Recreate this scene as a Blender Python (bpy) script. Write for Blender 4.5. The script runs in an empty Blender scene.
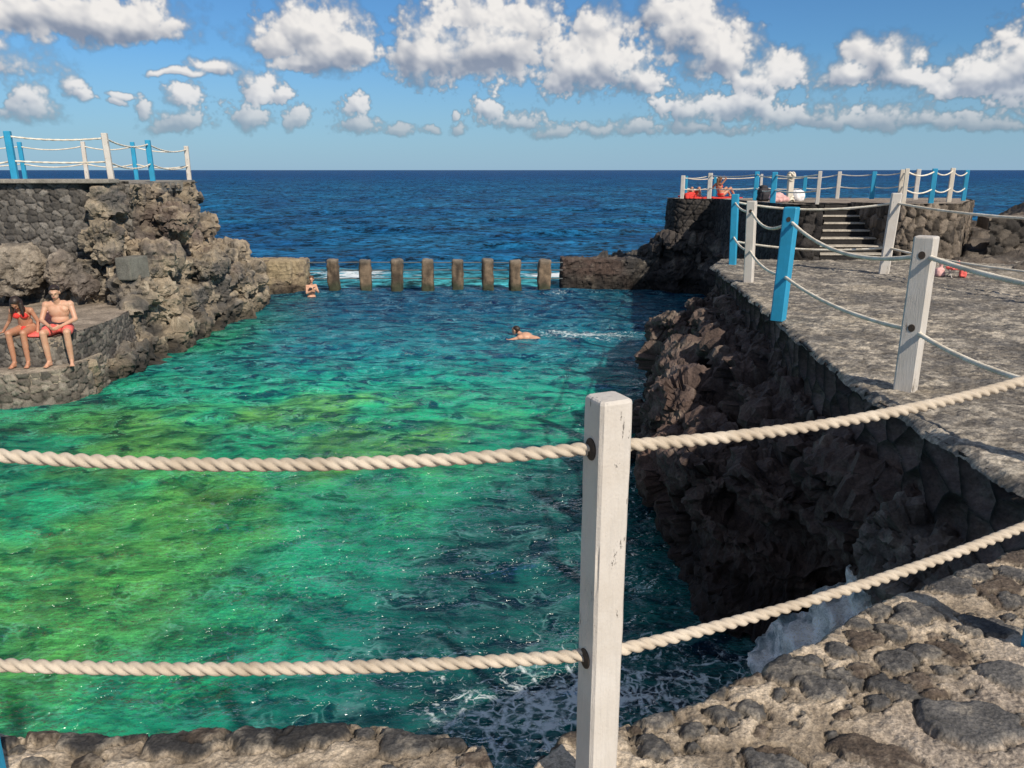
import bpy, bmesh, math, random
import numpy as np
from mathutils import Vector, Matrix
random.seed(7); rng = np.random.default_rng(7)
PI = math.pi
scene = bpy.context.scene
COL = scene.collection
R = math.radians

# ---------------------------------------------------------------- noise
def _hash(ix, iy, iz, seed=0):
    h = (ix.astype(np.int64)*374761393 + iy.astype(np.int64)*668265263 + iz.astype(np.int64)*2147483647 + seed*974634777) & 0xffffffff
    h = ((h ^ (h >> 13))*1274126177) & 0xffffffff
    h = ((h ^ (h >> 16))*2246822519) & 0xffffffff
    h = h ^ (h >> 15)
    return (h & 0xffffff)/float(0xffffff)
def vnoise(p, seed=0):
    i = np.floor(p); f = p-i; f = f*f*f*(f*(f*6-15)+10)
    ix, iy, iz = i[:,0], i[:,1], i[:,2]
    r = 0
    for a in (0,1):
        wx = f[:,0] if a else 1-f[:,0]
        for b in (0,1):
            wy = f[:,1] if b else 1-f[:,1]
            for c in (0,1):
                wz = f[:,2] if c else 1-f[:,2]
                r = r + wx*wy*wz*_hash(ix+a, iy+b, iz+c, seed)
    return r*2-1
def fbm(p, octv=4, seed=0, gain=.5, ridged=False):
    r = 0; a = 1; t = 0; q = p.copy()
    for k in range(octv):
        n = vnoise(q, seed+k)
        if ridged: n = 1-2*np.abs(n)
        r = r + a*n; t += a; a *= gain; q = q*2.03+17.3
    return r/t
def worley3(p, seed=0):
    i = np.floor(p); F1 = np.full(len(p), 9.); F2 = np.full(len(p), 9.); ID = np.zeros(len(p))
    for a in (-1,0,1):
        for b in (-1,0,1):
            for c in (-1,0,1):
                cx, cy, cz = i[:,0]+a, i[:,1]+b, i[:,2]+c
                d = np.sqrt((cx+_hash(cx,cy,cz,seed+11)-p[:,0])**2+(cy+_hash(cx,cy,cz,seed+12)-p[:,1])**2+(cz+_hash(cx,cy,cz,seed+13)-p[:,2])**2)
                idn = _hash(cx,cy,cz,seed+14)
                m = d < F1
                F2 = np.where(m, F1, np.minimum(F2, d)); ID = np.where(m, idn, ID); F1 = np.where(m, d, F1)
    return F1, F2, ID
def facets(p, seed=0, k=1.):
    """nearest cell, each cell a tilted plane: broken angular faces"""
    i = np.floor(p); F1 = np.full(len(p), 9.); F2 = np.full(len(p), 9.); D = np.zeros(len(p))
    for a in (-1,0,1):
        for b in (-1,0,1):
            for c in (-1,0,1):
                cx, cy, cz = i[:,0]+a, i[:,1]+b, i[:,2]+c
                dx, dy, dz = p[:,0]-cx-_hash(cx,cy,cz,seed+11), p[:,1]-cy-_hash(cx,cy,cz,seed+12), p[:,2]-cz-_hash(cx,cy,cz,seed+13)
                d = np.sqrt(dx*dx+dy*dy+dz*dz)
                pl = (_hash(cx,cy,cz,seed+21)-.5)*dx+(_hash(cx,cy,cz,seed+22)-.5)*dy+(_hash(cx,cy,cz,seed+23)-.5)*dz+.45*(_hash(cx,cy,cz,seed+24)-.5)
                m = d < F1
                F2 = np.where(m, F1, np.minimum(F2, d)); D = np.where(m, pl, D); F1 = np.where(m, d, F1)
    return D, F2-F1
def worley2(u, v, seed=0, jit=.85):
    iu, iv = np.floor(u), np.floor(v); z = np.zeros_like(u)
    F1 = np.full(u.shape, 9.); F2 = np.full(u.shape, 9.); ID = np.zeros(u.shape)
    for a in (-2,-1,0,1,2):
        for b in (-1,0,1):
            cu, cv = iu+a, iv+b
            du = cu+.5+(_hash(cu,cv,z,seed+1)-.5)*jit-u; dv = cv+.5+(_hash(cu,cv,z,seed+2)-.5)*jit-v
            d = np.sqrt(du*du+dv*dv); idn = _hash(cu,cv,z,seed+3)
            m = d < F1
            F2 = np.where(m, F1, np.minimum(F2, d)); ID = np.where(m, idn, ID); F1 = np.where(m, d, F1)
    return F1, F2, ID
def sstep(a, b, x):
    t = np.clip((x-a)/(b-a), 0, 1); return t*t*(3-2*t)
def lerpc(a, b, t):
    a = np.asarray(a, float); b = np.asarray(b, float); t = np.asarray(t)[...,None]
    return a*(1-t)+b*t

# ---------------------------------------------------------------- objects
def tag(o, label=None, cat=None, group=None, kind=None):
    if label: o['label'] = label
    if cat: o['category'] = cat
    if group: o['group'] = group
    if kind: o['kind'] = kind
    return o
def link(name, me, mat=None, parent=None):
    o = bpy.data.objects.new(name, me); COL.objects.link(o)
    if mat: me.materials.append(mat)
    if parent: o.parent = parent
    return o
def empty(name, loc, label, cat, group=None):
    o = bpy.data.objects.new(name, None); COL.objects.link(o); o.location = loc; o.empty_display_size = .2
    return tag(o, label, cat, group)
def mesh_np(name, V, F, col=None, smooth=True, attr=None):
    me = bpy.data.meshes.new(name)
    F = np.asarray(F, np.int32); V = np.asarray(V, np.float32)
    me.vertices.add(len(V)); me.vertices.foreach_set('co', V.ravel())
    k = F.shape[1]
    me.loops.add(F.size); me.loops.foreach_set('vertex_index', F.ravel())
    me.polygons.add(len(F)); me.polygons.foreach_set('loop_start', np.arange(0, F.size, k, dtype=np.int32))
    me.update(calc_edges=True); me.validate()
    if smooth: me.polygons.foreach_set('use_smooth', np.ones(len(me.polygons), bool))
    if col is not None: set_col(me, col)
    if attr:
        for kx, vx in attr.items():
            a = me.attributes.new(kx, 'FLOAT', 'POINT'); a.data.foreach_set('value', np.asarray(vx, np.float32).ravel())
    return me
def set_col(me, col):
    a = me.color_attributes.new('tint', 'FLOAT_COLOR', 'POINT')
    c = np.ones((len(me.vertices), 4), np.float32); c[:,:3] = np.clip(col, 0, 1)
    a.data.foreach_set('color', c.ravel())
def grid_faces(nu, nv, flip=False):
    a = np.arange(nu-1)[:,None]*nv+np.arange(nv-1)[None,:]
    q = np.stack([a, a+nv, a+nv+1, a+1], -1).reshape(-1,4)
    return q[:, ::-1] if flip else q
def verts_of(me):
    v = np.empty(len(me.vertices)*3, np.float32); me.vertices.foreach_get('co', v); return v.reshape(-1,3).astype(float)
def norms_of(me):
    v = np.empty(len(me.vertices)*3, np.float32); me.vertices.foreach_get('normal', v); return v.reshape(-1,3).astype(float)
def join_bm(parts):
    bm = bmesh.new()
    for p in parts:
        t = bpy.data.meshes.new('t'); p.to_mesh(t); bm.from_mesh(t); bpy.data.meshes.remove(t); p.free()
    return bm
def voxel_mesh(bm, voxel, smooth=2, name='rock'):
    """one continuous skin around overlapping solids"""
    me = bpy.data.meshes.new(name); bm.to_mesh(me); bm.free()
    o = bpy.data.objects.new('tmp', me); COL.objects.link(o)
    m = o.modifiers.new('r', 'REMESH'); m.mode = 'VOXEL'; m.voxel_size = voxel; m.use_smooth_shade = True
    if smooth:
        s = o.modifiers.new('s', 'SMOOTH'); s.factor = .5; s.iterations = smooth
    dg = bpy.context.evaluated_depsgraph_get()
    out = bpy.data.meshes.new_from_object(o.evaluated_get(dg)); out.name = name
    bpy.data.objects.remove(o); bpy.data.meshes.remove(me)
    out.polygons.foreach_set('use_smooth', np.ones(len(out.polygons), bool))
    return out
def bm_slab(poly, z0, z1, top=None):
    bm = bmesh.new(); top = top or poly
    a = [bm.verts.new((x, y, z0)) for x, y in poly]; b = [bm.verts.new((x, y, z1)) for x, y in top]
    n = len(a)
    bm.faces.new(a[::-1]); bm.faces.new(b)
    for i in range(n): bm.faces.new((a[i], a[(i+1)%n], b[(i+1)%n], b[i]))
    bmesh.ops.triangulate(bm, faces=[f for f in bm.faces if len(f.verts) > 4])
    bmesh.ops.recalc_face_normals(bm, faces=bm.faces)
    return bm
def bm_ball(c, r, rot=None, sub=3):
    bm = bmesh.new(); bmesh.ops.create_icosphere(bm, subdivisions=sub, radius=1)
    r = (r,r,r) if isinstance(r, (int,float)) else r
    M = Matrix.Translation(c) @ (rot or Matrix.Identity(4)) @ Matrix.Diagonal((*r, 1))
    bmesh.ops.transform(bm, matrix=M, verts=bm.verts); return bm
def bm_cap(p, q, ra, rb, n=14):
    """tapered capsule"""
    p, q = Vector(p), Vector(q); d = q-p; L = max(d.length, 1e-4); z = d/L
    rot = z.to_track_quat('Z', 'Y').to_matrix()
    bm = bmesh.new(); rings = []
    prof = [(ra*math.sin(t), -ra*math.cos(t)) for t in (R(20), R(50), R(80))]+[(rb*math.cos(t), L+rb*math.sin(t)) for t in (R(10), R(40), R(70))]
    for r, h in prof:
        rings.append([bm.verts.new(p+rot @ Vector((r*math.cos(2*PI*k/n), r*math.sin(2*PI*k/n), h))) for k in range(n)])
    for a, b in zip(rings, rings[1:]):
        for k in range(n): bm.faces.new((a[k], a[(k+1)%n], b[(k+1)%n], b[k]))
    b0 = bm.verts.new(p-z*ra); b1 = bm.verts.new(q+z*rb)
    for k in range(n):
        bm.faces.new((b0, rings[0][(k+1)%n], rings[0][k])); bm.faces.new((b1, rings[-1][k], rings[-1][(k+1)%n]))
    return bm
def bm_box(c, s, bev=.0, rotz=0, tilt=None, seg=2):
    bm = bmesh.new(); bmesh.ops.create_cube(bm, size=1)
    bmesh.ops.transform(bm, matrix=Matrix.Diagonal((*s, 1)), verts=bm.verts)
    if bev: bmesh.ops.bevel(bm, geom=bm.edges[:], offset=bev, segments=seg, affect='EDGES', profile=.6)
    M = Matrix.Translation(c) @ Matrix.Rotation(rotz, 4, 'Z')
    if tilt: M = M @ tilt
    bmesh.ops.transform(bm, matrix=M, verts=bm.verts); return bm
def bm_mesh(name, bm, smooth=False):
    me = bpy.data.meshes.new(name); bm.to_mesh(me); bm.free()
    if smooth: me.polygons.foreach_set('use_smooth', np.ones(len(me.polygons), bool))
    return me

# ---------------------------------------------------------------- nodes
class NT:
    def __init__(s, tree): s.t = tree; s.n = tree.nodes; s.l = tree.links
    def new(s, typ, **kw):
        n = s.n.new(typ)
        for k, v in kw.items(): setattr(n, k, v)
        return n
    def put(s, sock, v):
        if hasattr(v, 'links') or isinstance(v, bpy.types.NodeSocket): s.l.new(v, sock)
        elif v is not None: sock.default_value = v
    def math(s, op, a, b=None, c=None, clamp=False):
        n = s.new('ShaderNodeMath', operation=op, use_clamp=clamp); s.put(n.inputs[0], a)
        if b is not None: s.put(n.inputs[1], b)
        if c is not None: s.put(n.inputs[2], c)
        return n.outputs[0]
    def mr(s, v, a, b, c=0., d=1., smooth=False):
        n = s.new('ShaderNodeMapRange'); n.interpolation_type = 'SMOOTHSTEP' if smooth else 'LINEAR'
        s.put(n.inputs[0], v)
        for i, x in zip((1,2,3,4), (a,b,c,d)): s.put(n.inputs[i], x)
        return n.outputs[0]
    def mix(s, f, a, b, blend='MIX'):
        n = s.new('ShaderNodeMix', data_type='RGBA', blend_type=blend); s.put(n.inputs[0], f)
        s.put(n.inputs[6], (*a, 1) if isinstance(a, tuple) and len(a) == 3 else a); s.put(n.inputs[7], (*b, 1) if isinstance(b, tuple) and len(b) == 3 else b)
        return n.outputs[2]
    def noise(s, vec, scale, detail=4, rough=.5, dist=0., out=0):
        n = s.new('ShaderNodeTexNoise'); s.put(n.inputs['Vector'], vec)
        n.inputs['Scale'].default_value = scale; n.inputs['Detail'].default_value = detail; n.inputs['Roughness'].default_value = rough; n.inputs['Distortion'].default_value = dist
        return n.outputs[out]
    def vor(s, vec, scale, feature='F1', detail=0., rough=.5, rnd=1., out=0):
        n = s.new('ShaderNodeTexVoronoi', feature=feature); s.put(n.inputs['Vector'], vec)
        n.inputs['Scale'].default_value = scale
        if 'Detail' in n.inputs: n.inputs['Detail'].default_value = detail; n.inputs['Roughness'].default_value = rough
        n.inputs['Randomness'].default_value = rnd
        return n.outputs[out]
    def bump(s, h, dist, strength=1., nrm=None):
        n = s.new('ShaderNodeBump'); s.put(n.inputs['Height'], h); n.inputs['Distance'].default_value = dist; n.inputs['Strength'].default_value = strength
        if nrm is not None: s.l.new(nrm, n.inputs['Normal'])
        return n.outputs[0]
    def vscale(s, vec, sc, loc=(0,0,0), rot=(0,0,0)):
        n = s.new('ShaderNodeMapping'); s.put(n.inputs[0], vec); n.inputs['Scale'].default_value = sc; n.inputs['Location'].default_value = loc; n.inputs['Rotation'].default_value = rot
        return n.outputs[0]
def material(name):
    m = bpy.data.materials.new(name); m.use_nodes = True; t = NT(m.node_tree)
    b = m.node_tree.nodes['Principled BSDF']
    return m, t, b
def simple_mat(name, color, rough=.6, nscale=20, var=.25, bump=.002, sheen=0):
    m, t, b = material(name)
    tc = t.new('ShaderNodeTexCoord').outputs['Object']
    n = t.noise(tc, nscale, 5, .6)
    c = t.mix(t.mr(n, .3, .7), tuple(x*(1-var) for x in color), tuple(min(1, x*(1+var)) for x in color))
    t.put(b.inputs['Base Color'], c); b.inputs['Roughness'].default_value = rough
    if bump: t.put(b.inputs['Normal'], t.bump(n, bump))
    return m

def rock_mat(name, fine=.012, rough=.85, spec=.3, gran=45, fleck=0, fscale=17):
    m, t, b = material(name)
    pos = t.new('ShaderNodeNewGeometry').outputs['Position']
    at = t.new('ShaderNodeAttribute', attribute_name='tint').outputs['Color']
    n1 = t.noise(pos, 5, 8, .62); n2 = t.noise(pos, gran, 6, .7); v = t.vor(pos, gran*.5, 'F1')
    k = t.math('MULTIPLY', t.mr(n1, .3, .7, .72, 1.28), t.mr(n2, .3, .7, .6, 1.35))
    c = t.mix(1., at, t.new('ShaderNodeCombineColor').outputs[0], 'MULTIPLY')
    cc = [n for n in t.n if n.type == 'COMBINE_COLOR'][0]
    if fleck:
        f1 = t.noise(t.vscale(pos, (1, 1.7, 1)), fscale, 8, .78); k = t.math('MULTIPLY', k, t.mr(f1, .40, .56, 1-fleck, 1.18))
    for i in range(3): t.l.new(k, cc.inputs[i])
    t.put(b.inputs['Base Color'], c); b.inputs['Roughness'].default_value = rough
    b.inputs['Specular IOR Level'].default_value = spec
    h = t.math('ADD', t.math('MULTIPLY', n1, 2.), t.math('ADD', n2, t.math('MULTIPLY', v, .7)))
    t.put(b.inputs['Normal'], t.bump(h, fine, 1.))
    return m
M_rock = rock_mat('basalt_rock')
M_masonry = rock_mat('basalt_masonry', .008)
M_paving = rock_mat('worn_paving', .010, gran=60, fleck=.42)
M_mortar = rock_mat('mortar_ledge', .0065, gran=120, fleck=.33, fscale=60)
M_conc = rock_mat('sea_concrete', .006)

def paint_mat(name, color, chips=.5, wood=(.23,.2,.17)):
    m, t, b = material(name)
    tc = t.new('ShaderNodeTexCoord').outputs['Object']
    g = t.noise(t.vscale(tc, (14, 14, 3)), 3, 8, .75)
    g2 = t.noise(t.vscale(tc, (1,1,.35)), 9, 6, .7)
    chip = t.mr(t.math('MULTIPLY', g, g2), .385-.05*chips, .40-.05*chips)
    dirt = t.mr(t.noise(tc, 3.5, 5, .65), .35, .75)
    base = t.mix(dirt, color, tuple(c*.8*w for c, w in zip(color, (1,.95,.88))))
    base = t.mix(t.math('MULTIPLY', t.mr(t.noise(t.vscale(tc, (60,60,5)), 1, 4, .6), .5, .75), .35), base, tuple(c*.7 for c in color))
    t.put(b.inputs['Base Color'], t.mix(chip, base, wood)); b.inputs['Roughness'].default_value = .55
    grain = t.noise(t.vscale(tc, (30,30,2.5)), 4, 5, .6); lump = t.noise(tc, 130, 3, .6)
    h = t.math('SUBTRACT', t.math('ADD', grain, t.math('MULTIPLY', lump, .5)), chip)
    t.put(b.inputs['Normal'], t.bump(h, .0025, .9))
    return m
M_white = paint_mat('white_paint', (.60,.565,.52), .9)
M_blue = paint_mat('blue_paint', (.02,.30,.52), .35)
def rope_mat(name, color):
    m, t, b = material(name)
    pos = t.new('ShaderNodeTexCoord').outputs['Object']
    n = t.noise(pos, 260, 3, .6); n2 = t.noise(pos, 6, 4, .6)
    c = t.mix(t.mr(n2, .38, .66), color, tuple(x*.66*w for x, w in zip(color, (1,.94,.86))))
    c = t.mix(t.math('MULTIPLY', t.mr(n, .35, .7), .3), c, tuple(x*.6 for x in color))
    t.put(b.inputs['Base Color'], c); b.inputs['Roughness'].default_value = .75
    t.put(b.inputs['Normal'], t.bump(n, .0018, .8))
    return m
M_rope = rope_mat('cotton_rope', (.58,.50,.40)); M_rope2 = rope_mat('pale_rope', (.88,.81,.68))

# ---------------------------------------------------------------- camera, world, sun
CP = R(15.35); F = 780.
cam = bpy.data.cameras.new('camera'); co = bpy.data.objects.new('camera', cam); COL.objects.link(co)
cam.sensor_width = 36; cam.lens = 36*F/1024; cam.clip_end = 60000; cam.clip_start = .05
co.rotation_euler = (PI/2-CP, 0, 0); scene.camera = co
cs, sn = math.cos(CP), math.sin(CP)
def ray(px, py):
    x, u = (px-512)/F, (384-py)/F
    return Vector((x, cs+u*sn, -sn+u*cs))
def at_z(px, py, z):
    d = ray(px, py); return d*(z/d.z)
def at_y(px, py, y):
    d = ray(px, py); return d*(y/d.y)
SUN_H = Vector((.58, -.815, 0)).normalized(); SUN_EL = R(38)
sun_dir = Vector((SUN_H.x*math.cos(SUN_EL), SUN_H.y*math.cos(SUN_EL), math.sin(SUN_EL)))
sl = bpy.data.lights.new('sun', 'SUN'); so = bpy.data.objects.new('sun', sl); COL.objects.link(so)
sl.energy = 5.0; sl.angle = R(.8); sl.color = (1, .90, .76)
so.rotation_euler = (-sun_dir).to_track_quat('-Z', 'Y').to_euler()

W = bpy.data.worlds.new('World'); scene.world = W; W.use_nodes = True
w = NT(W.node_tree); w.n.clear()
sky = w.new('ShaderNodeTexSky', sky_type='NISHITA'); sky.sun_disc = False
sky.sun_elevation = SUN_EL; sky.sun_rotation = math.atan2(sun_dir.x, sun_dir.y)
sky.air_density = 1.0; sky.dust_density = .15; sky.ozone_density = 3.2; sky.altitude = 0
# cumulus cloud deck computed here in azimuth/elevation of the sky (half widths and heights in 1/780 rad)
CL = [(85,20,92,28),(20,14,50,22),(140,34,32,14),(315,30,52,30),(340,50,50,28),(275,46,30,18),(300,62,40,14),(430,55,44,42),(470,14,50,26),(490,52,84,44),(530,26,44,34),(575,74,50,30),(604,58,46,42),(592,28,24,22),(640,84,36,20),(668,14,34,22),(694,30,44,44),(722,58,40,34),(778,72,34,26),(756,84,40,16),
      (856,52,16,18),(850,78,30,14),(884,60,34,24),(905,80,44,14),(985,84,50,30),(1035,62,40,40),(1130,80,120,44),(-90,60,90,34),(262,92,22,18),(250,116,24,16),(300,122,16,16),(288,98,12,10),(356,108,14,14),(364,128,26,12),(398,132,16,9),(183,100,14,16),(180,124,30,12),(145,108,8,14),(32,100,13,14),(35,116,24,12),
      (74,90,12,12),(82,98,14,7),(213,68,24,9),(178,74,22,5),(484,112,18,14),(515,122,36,13),(548,132,30,8),(596,128,28,9),(640,128,22,9),(690,112,40,16),(742,108,44,16),(700,130,60,8),(790,116,44,16),(842,122,30,10),(880,118,34,12),(940,124,50,10),(1000,128,50,8),(455,130,10,9),(428,130,9,8),(452,116,5,6),(118,104,7,5),(124,96,8,4),
      (1300,70,90,40),(1420,110,90,22),(1600,60,120,40),(-260,90,90,40),(-420,60,110,40),(-560,120,90,20)]
def azel(px, py):
    d = ray(px, py); return math.atan2(d.x, d.y), math.atan2(d.z, math.hypot(d.x, d.y))
AZ0, AZ1, EL0, EL1 = -1.15, 1.25, .0, .30
def cloud_image():
    Wd, Hg = 2880, 400
    a = AZ0+(AZ1-AZ0)*(np.arange(Wd)+.5)/Wd; e = EL0+(EL1-EL0)*(np.arange(Hg)+.5)/Hg
    Ug, Vg = np.meshgrid(a, e); u, v = Ug.ravel(), Vg.ravel(); P = np.stack([u, v, 0*u], 1)
    wu = u+.012*fbm(P*22, 3, 900); wv = v+.008*fbm(P*26+5, 3, 910)
    env = np.full(u.shape, -1.3)
    for (px, py, rx, ry) in CL:
        ca, ce = azel(px, py); rx_, ry_ = rx/F, ry/F
        m = (np.abs(u-ca) < rx_*2.4)&(np.abs(v-ce) < ry_*2.6+.03)
        dv = (wv[m]-ce)/ry_; dv = np.maximum(dv, -dv*1.5); q = 1-np.sqrt(((wu[m]-ca)/rx_)**2+dv**2)
        env[m] = np.log(np.exp(11*env[m])+np.exp(11*q))/11
    act = env > -1.05
    def on(f):
        r = np.zeros(u.shape); r[act] = f(act); return r
    b1 = on(lambda m: .62-worley2(wu[m]*30, wv[m]*34, 921, 1.)[0]); b2 = on(lambda m: .60-worley2(wu[m]*68+.5*b1[m], wv[m]*74, 922, 1.)[0]); b3 = on(lambda m: .58-worley2(u[m]*150+b2[m], v[m]*150, 923, 1.)[0]); b4 = on(lambda m: .58-worley2(u[m]*330, v[m]*330, 924, 1.)[0])
    fb = on(lambda m: fbm(P[m]*28, 6, 930, .58)); fb2 = on(lambda m: fbm(P[m]*90, 4, 940, .6))
    small = 1-sstep(.075, .12, v)
    T = 1.15*env+.08+.46*(b1-.12)+.34*(b2-.12)+(.20+.22*small)*(b3-.1)+(.10+.14*small)*(b4-.1)+.42*fb+(.22+.30*small)*fb2
    edge = .48+.75*sstep(-.10, .35, fb)+.5*sstep(.0, 1., np.maximum(0, (.075-v)/.06))
    al = sstep(-.05, 1, T/edge*1.0)
    H_ = np.sqrt(np.maximum(T, 0)+.02)
    sh = lambda X_: X_.reshape(Hg, Wd)
    def blur(X_, k):
        for ax in (0, 1):
            c = np.cumsum(np.pad(X_, [(k+1,k) if i == ax else (0,0) for i in (0,1)], 'edge'), axis=ax)
            X_ = (np.take(c, range(2*k+1, c.shape[ax]), axis=ax)-np.take(c, range(0, c.shape[ax]-2*k-1), axis=ax))/(2*k+1)
        return X_
    Hm = sh(H_); Hm = blur(Hm, 1)
    gy, gx = np.gradient(.30*blur(Hm, 1)*15+.55*blur(Hm, 3)*24+.6*blur(Hm, 10)*34); 
    nz = 1/np.sqrt(1+gx*gx+gy*gy); lam = (-gx*.50-gy*.588+.635*1.)*nz
    ao = (np.clip((blur(Hm, 1)-blur(Hm, 9))*1.5, -.40, .30))*sstep(.05, .6, blur(sh(np.maximum(T, 0)), 3))
    vv = sh(v); envs = sh(env)
    # underside: how much cloud stands above a point against below it
    c = blur(np.maximum(sh(T), 0), 4); up_ = np.zeros_like(c); dn = np.zeros_like(c)
    for k in (8, 16, 28, 42): up_ += np.roll(np.roll(c, -k, 0), -k//2, 1)/4; dn += np.roll(np.roll(c, k, 0), k//2, 1)/4
    under = blur(np.clip((up_-dn)*1.25+.10, 0, 1), 3)*sstep(.05, .6, c)
    br = np.clip(.58+.48*lam+.60*ao-.66*under, 0, 1)
    br = br+.05*sh(fb2)+.30*(1-sstep(.0, .40, sh(T)))*(1-.8*under)
    col = lerpc((.25,.30,.40), (.92,.89,.86), np.clip(br, 0, 1)**1.1)
    far = sstep(.0, 1, 1-(vv-.02)/.13)[...,None]*.50; col = col*(1-far)+np.array([.62,.71,.82])*far
    al = sh(al)*(.62+.38*sstep(.03, .085, vv+0*vv))*sstep(.008, .03, vv)
    al *= sstep(0, .06, np.minimum(sh(u)-AZ0, AZ1-sh(u)))*sstep(0, .03, EL1-vv)
    out = np.ones((Hg, Wd, 4), np.float32); out[...,:3] = col*al[...,None]; out[...,3] = al
    im = bpy.data.images.new('cumulus', Wd, Hg, alpha=True, float_buffer=True); im.colorspace_settings.name = 'Non-Color'; im.alpha_mode = 'PREMUL'
    im.pixels.foreach_set(out.ravel()); im.update(); im.pack(); return im
tc = w.new('ShaderNodeTexCoord').outputs['Generated']
s0 = w.new('ShaderNodeSeparateXYZ'); w.l.new(tc, s0.inputs[0])
az = w.math('ARCTAN2', s0.outputs[0], s0.outputs[1]); el = w.math('ARCSINE', s0.outputs[2])
cv = w.new('ShaderNodeCombineXYZ'); w.l.new(w.math('MULTIPLY_ADD', az, 1/(AZ1-AZ0), -AZ0/(AZ1-AZ0)), cv.inputs[0]); w.l.new(w.math('MULTIPLY_ADD', el, 1/(EL1-EL0), -EL0/(EL1-EL0)), cv.inputs[1])
ti = w.new('ShaderNodeTexImage'); ti.image = cloud_image(); ti.extension = 'CLIP'; ti.interpolation = 'Cubic'; w.l.new(cv.outputs[0], ti.inputs[0])
alpha = ti.outputs['Alpha']; ccol = ti.outputs['Color']
skyc = w.mix(1., sky.outputs[0], (.46,.75,1.0), 'MULTIPLY')
skyc = w.mix(w.mr(el, -.02, .13, .95, .0), skyc, (3.1,4.8,6.6))
bg1 = w.new('ShaderNodeBackground'); w.l.new(skyc, bg1.inputs[0]); bg1.inputs[1].default_value = .095
bg2 = w.new('ShaderNodeBackground'); w.l.new(ccol, bg2.inputs[0]); bg2.inputs[1].default_value = .95
hi = w.math('MULTIPLY', w.mr(w.noise(tc, 2.6, 4, .6), .44, .60), w.mr(el, .27, .42))  # unseen overhead clouds, added to lift the fill light in shade
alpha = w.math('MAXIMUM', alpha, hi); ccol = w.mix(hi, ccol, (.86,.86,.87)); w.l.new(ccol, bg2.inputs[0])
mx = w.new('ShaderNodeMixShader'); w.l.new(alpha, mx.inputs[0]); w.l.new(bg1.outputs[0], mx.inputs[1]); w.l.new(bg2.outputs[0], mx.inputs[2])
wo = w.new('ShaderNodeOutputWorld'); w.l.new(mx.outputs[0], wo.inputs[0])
vs = scene.view_settings; vs.view_transform = 'Standard'; vs.look = 'None'; vs.exposure = 0; vs.gamma = 1

WZ = -4.0
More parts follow.
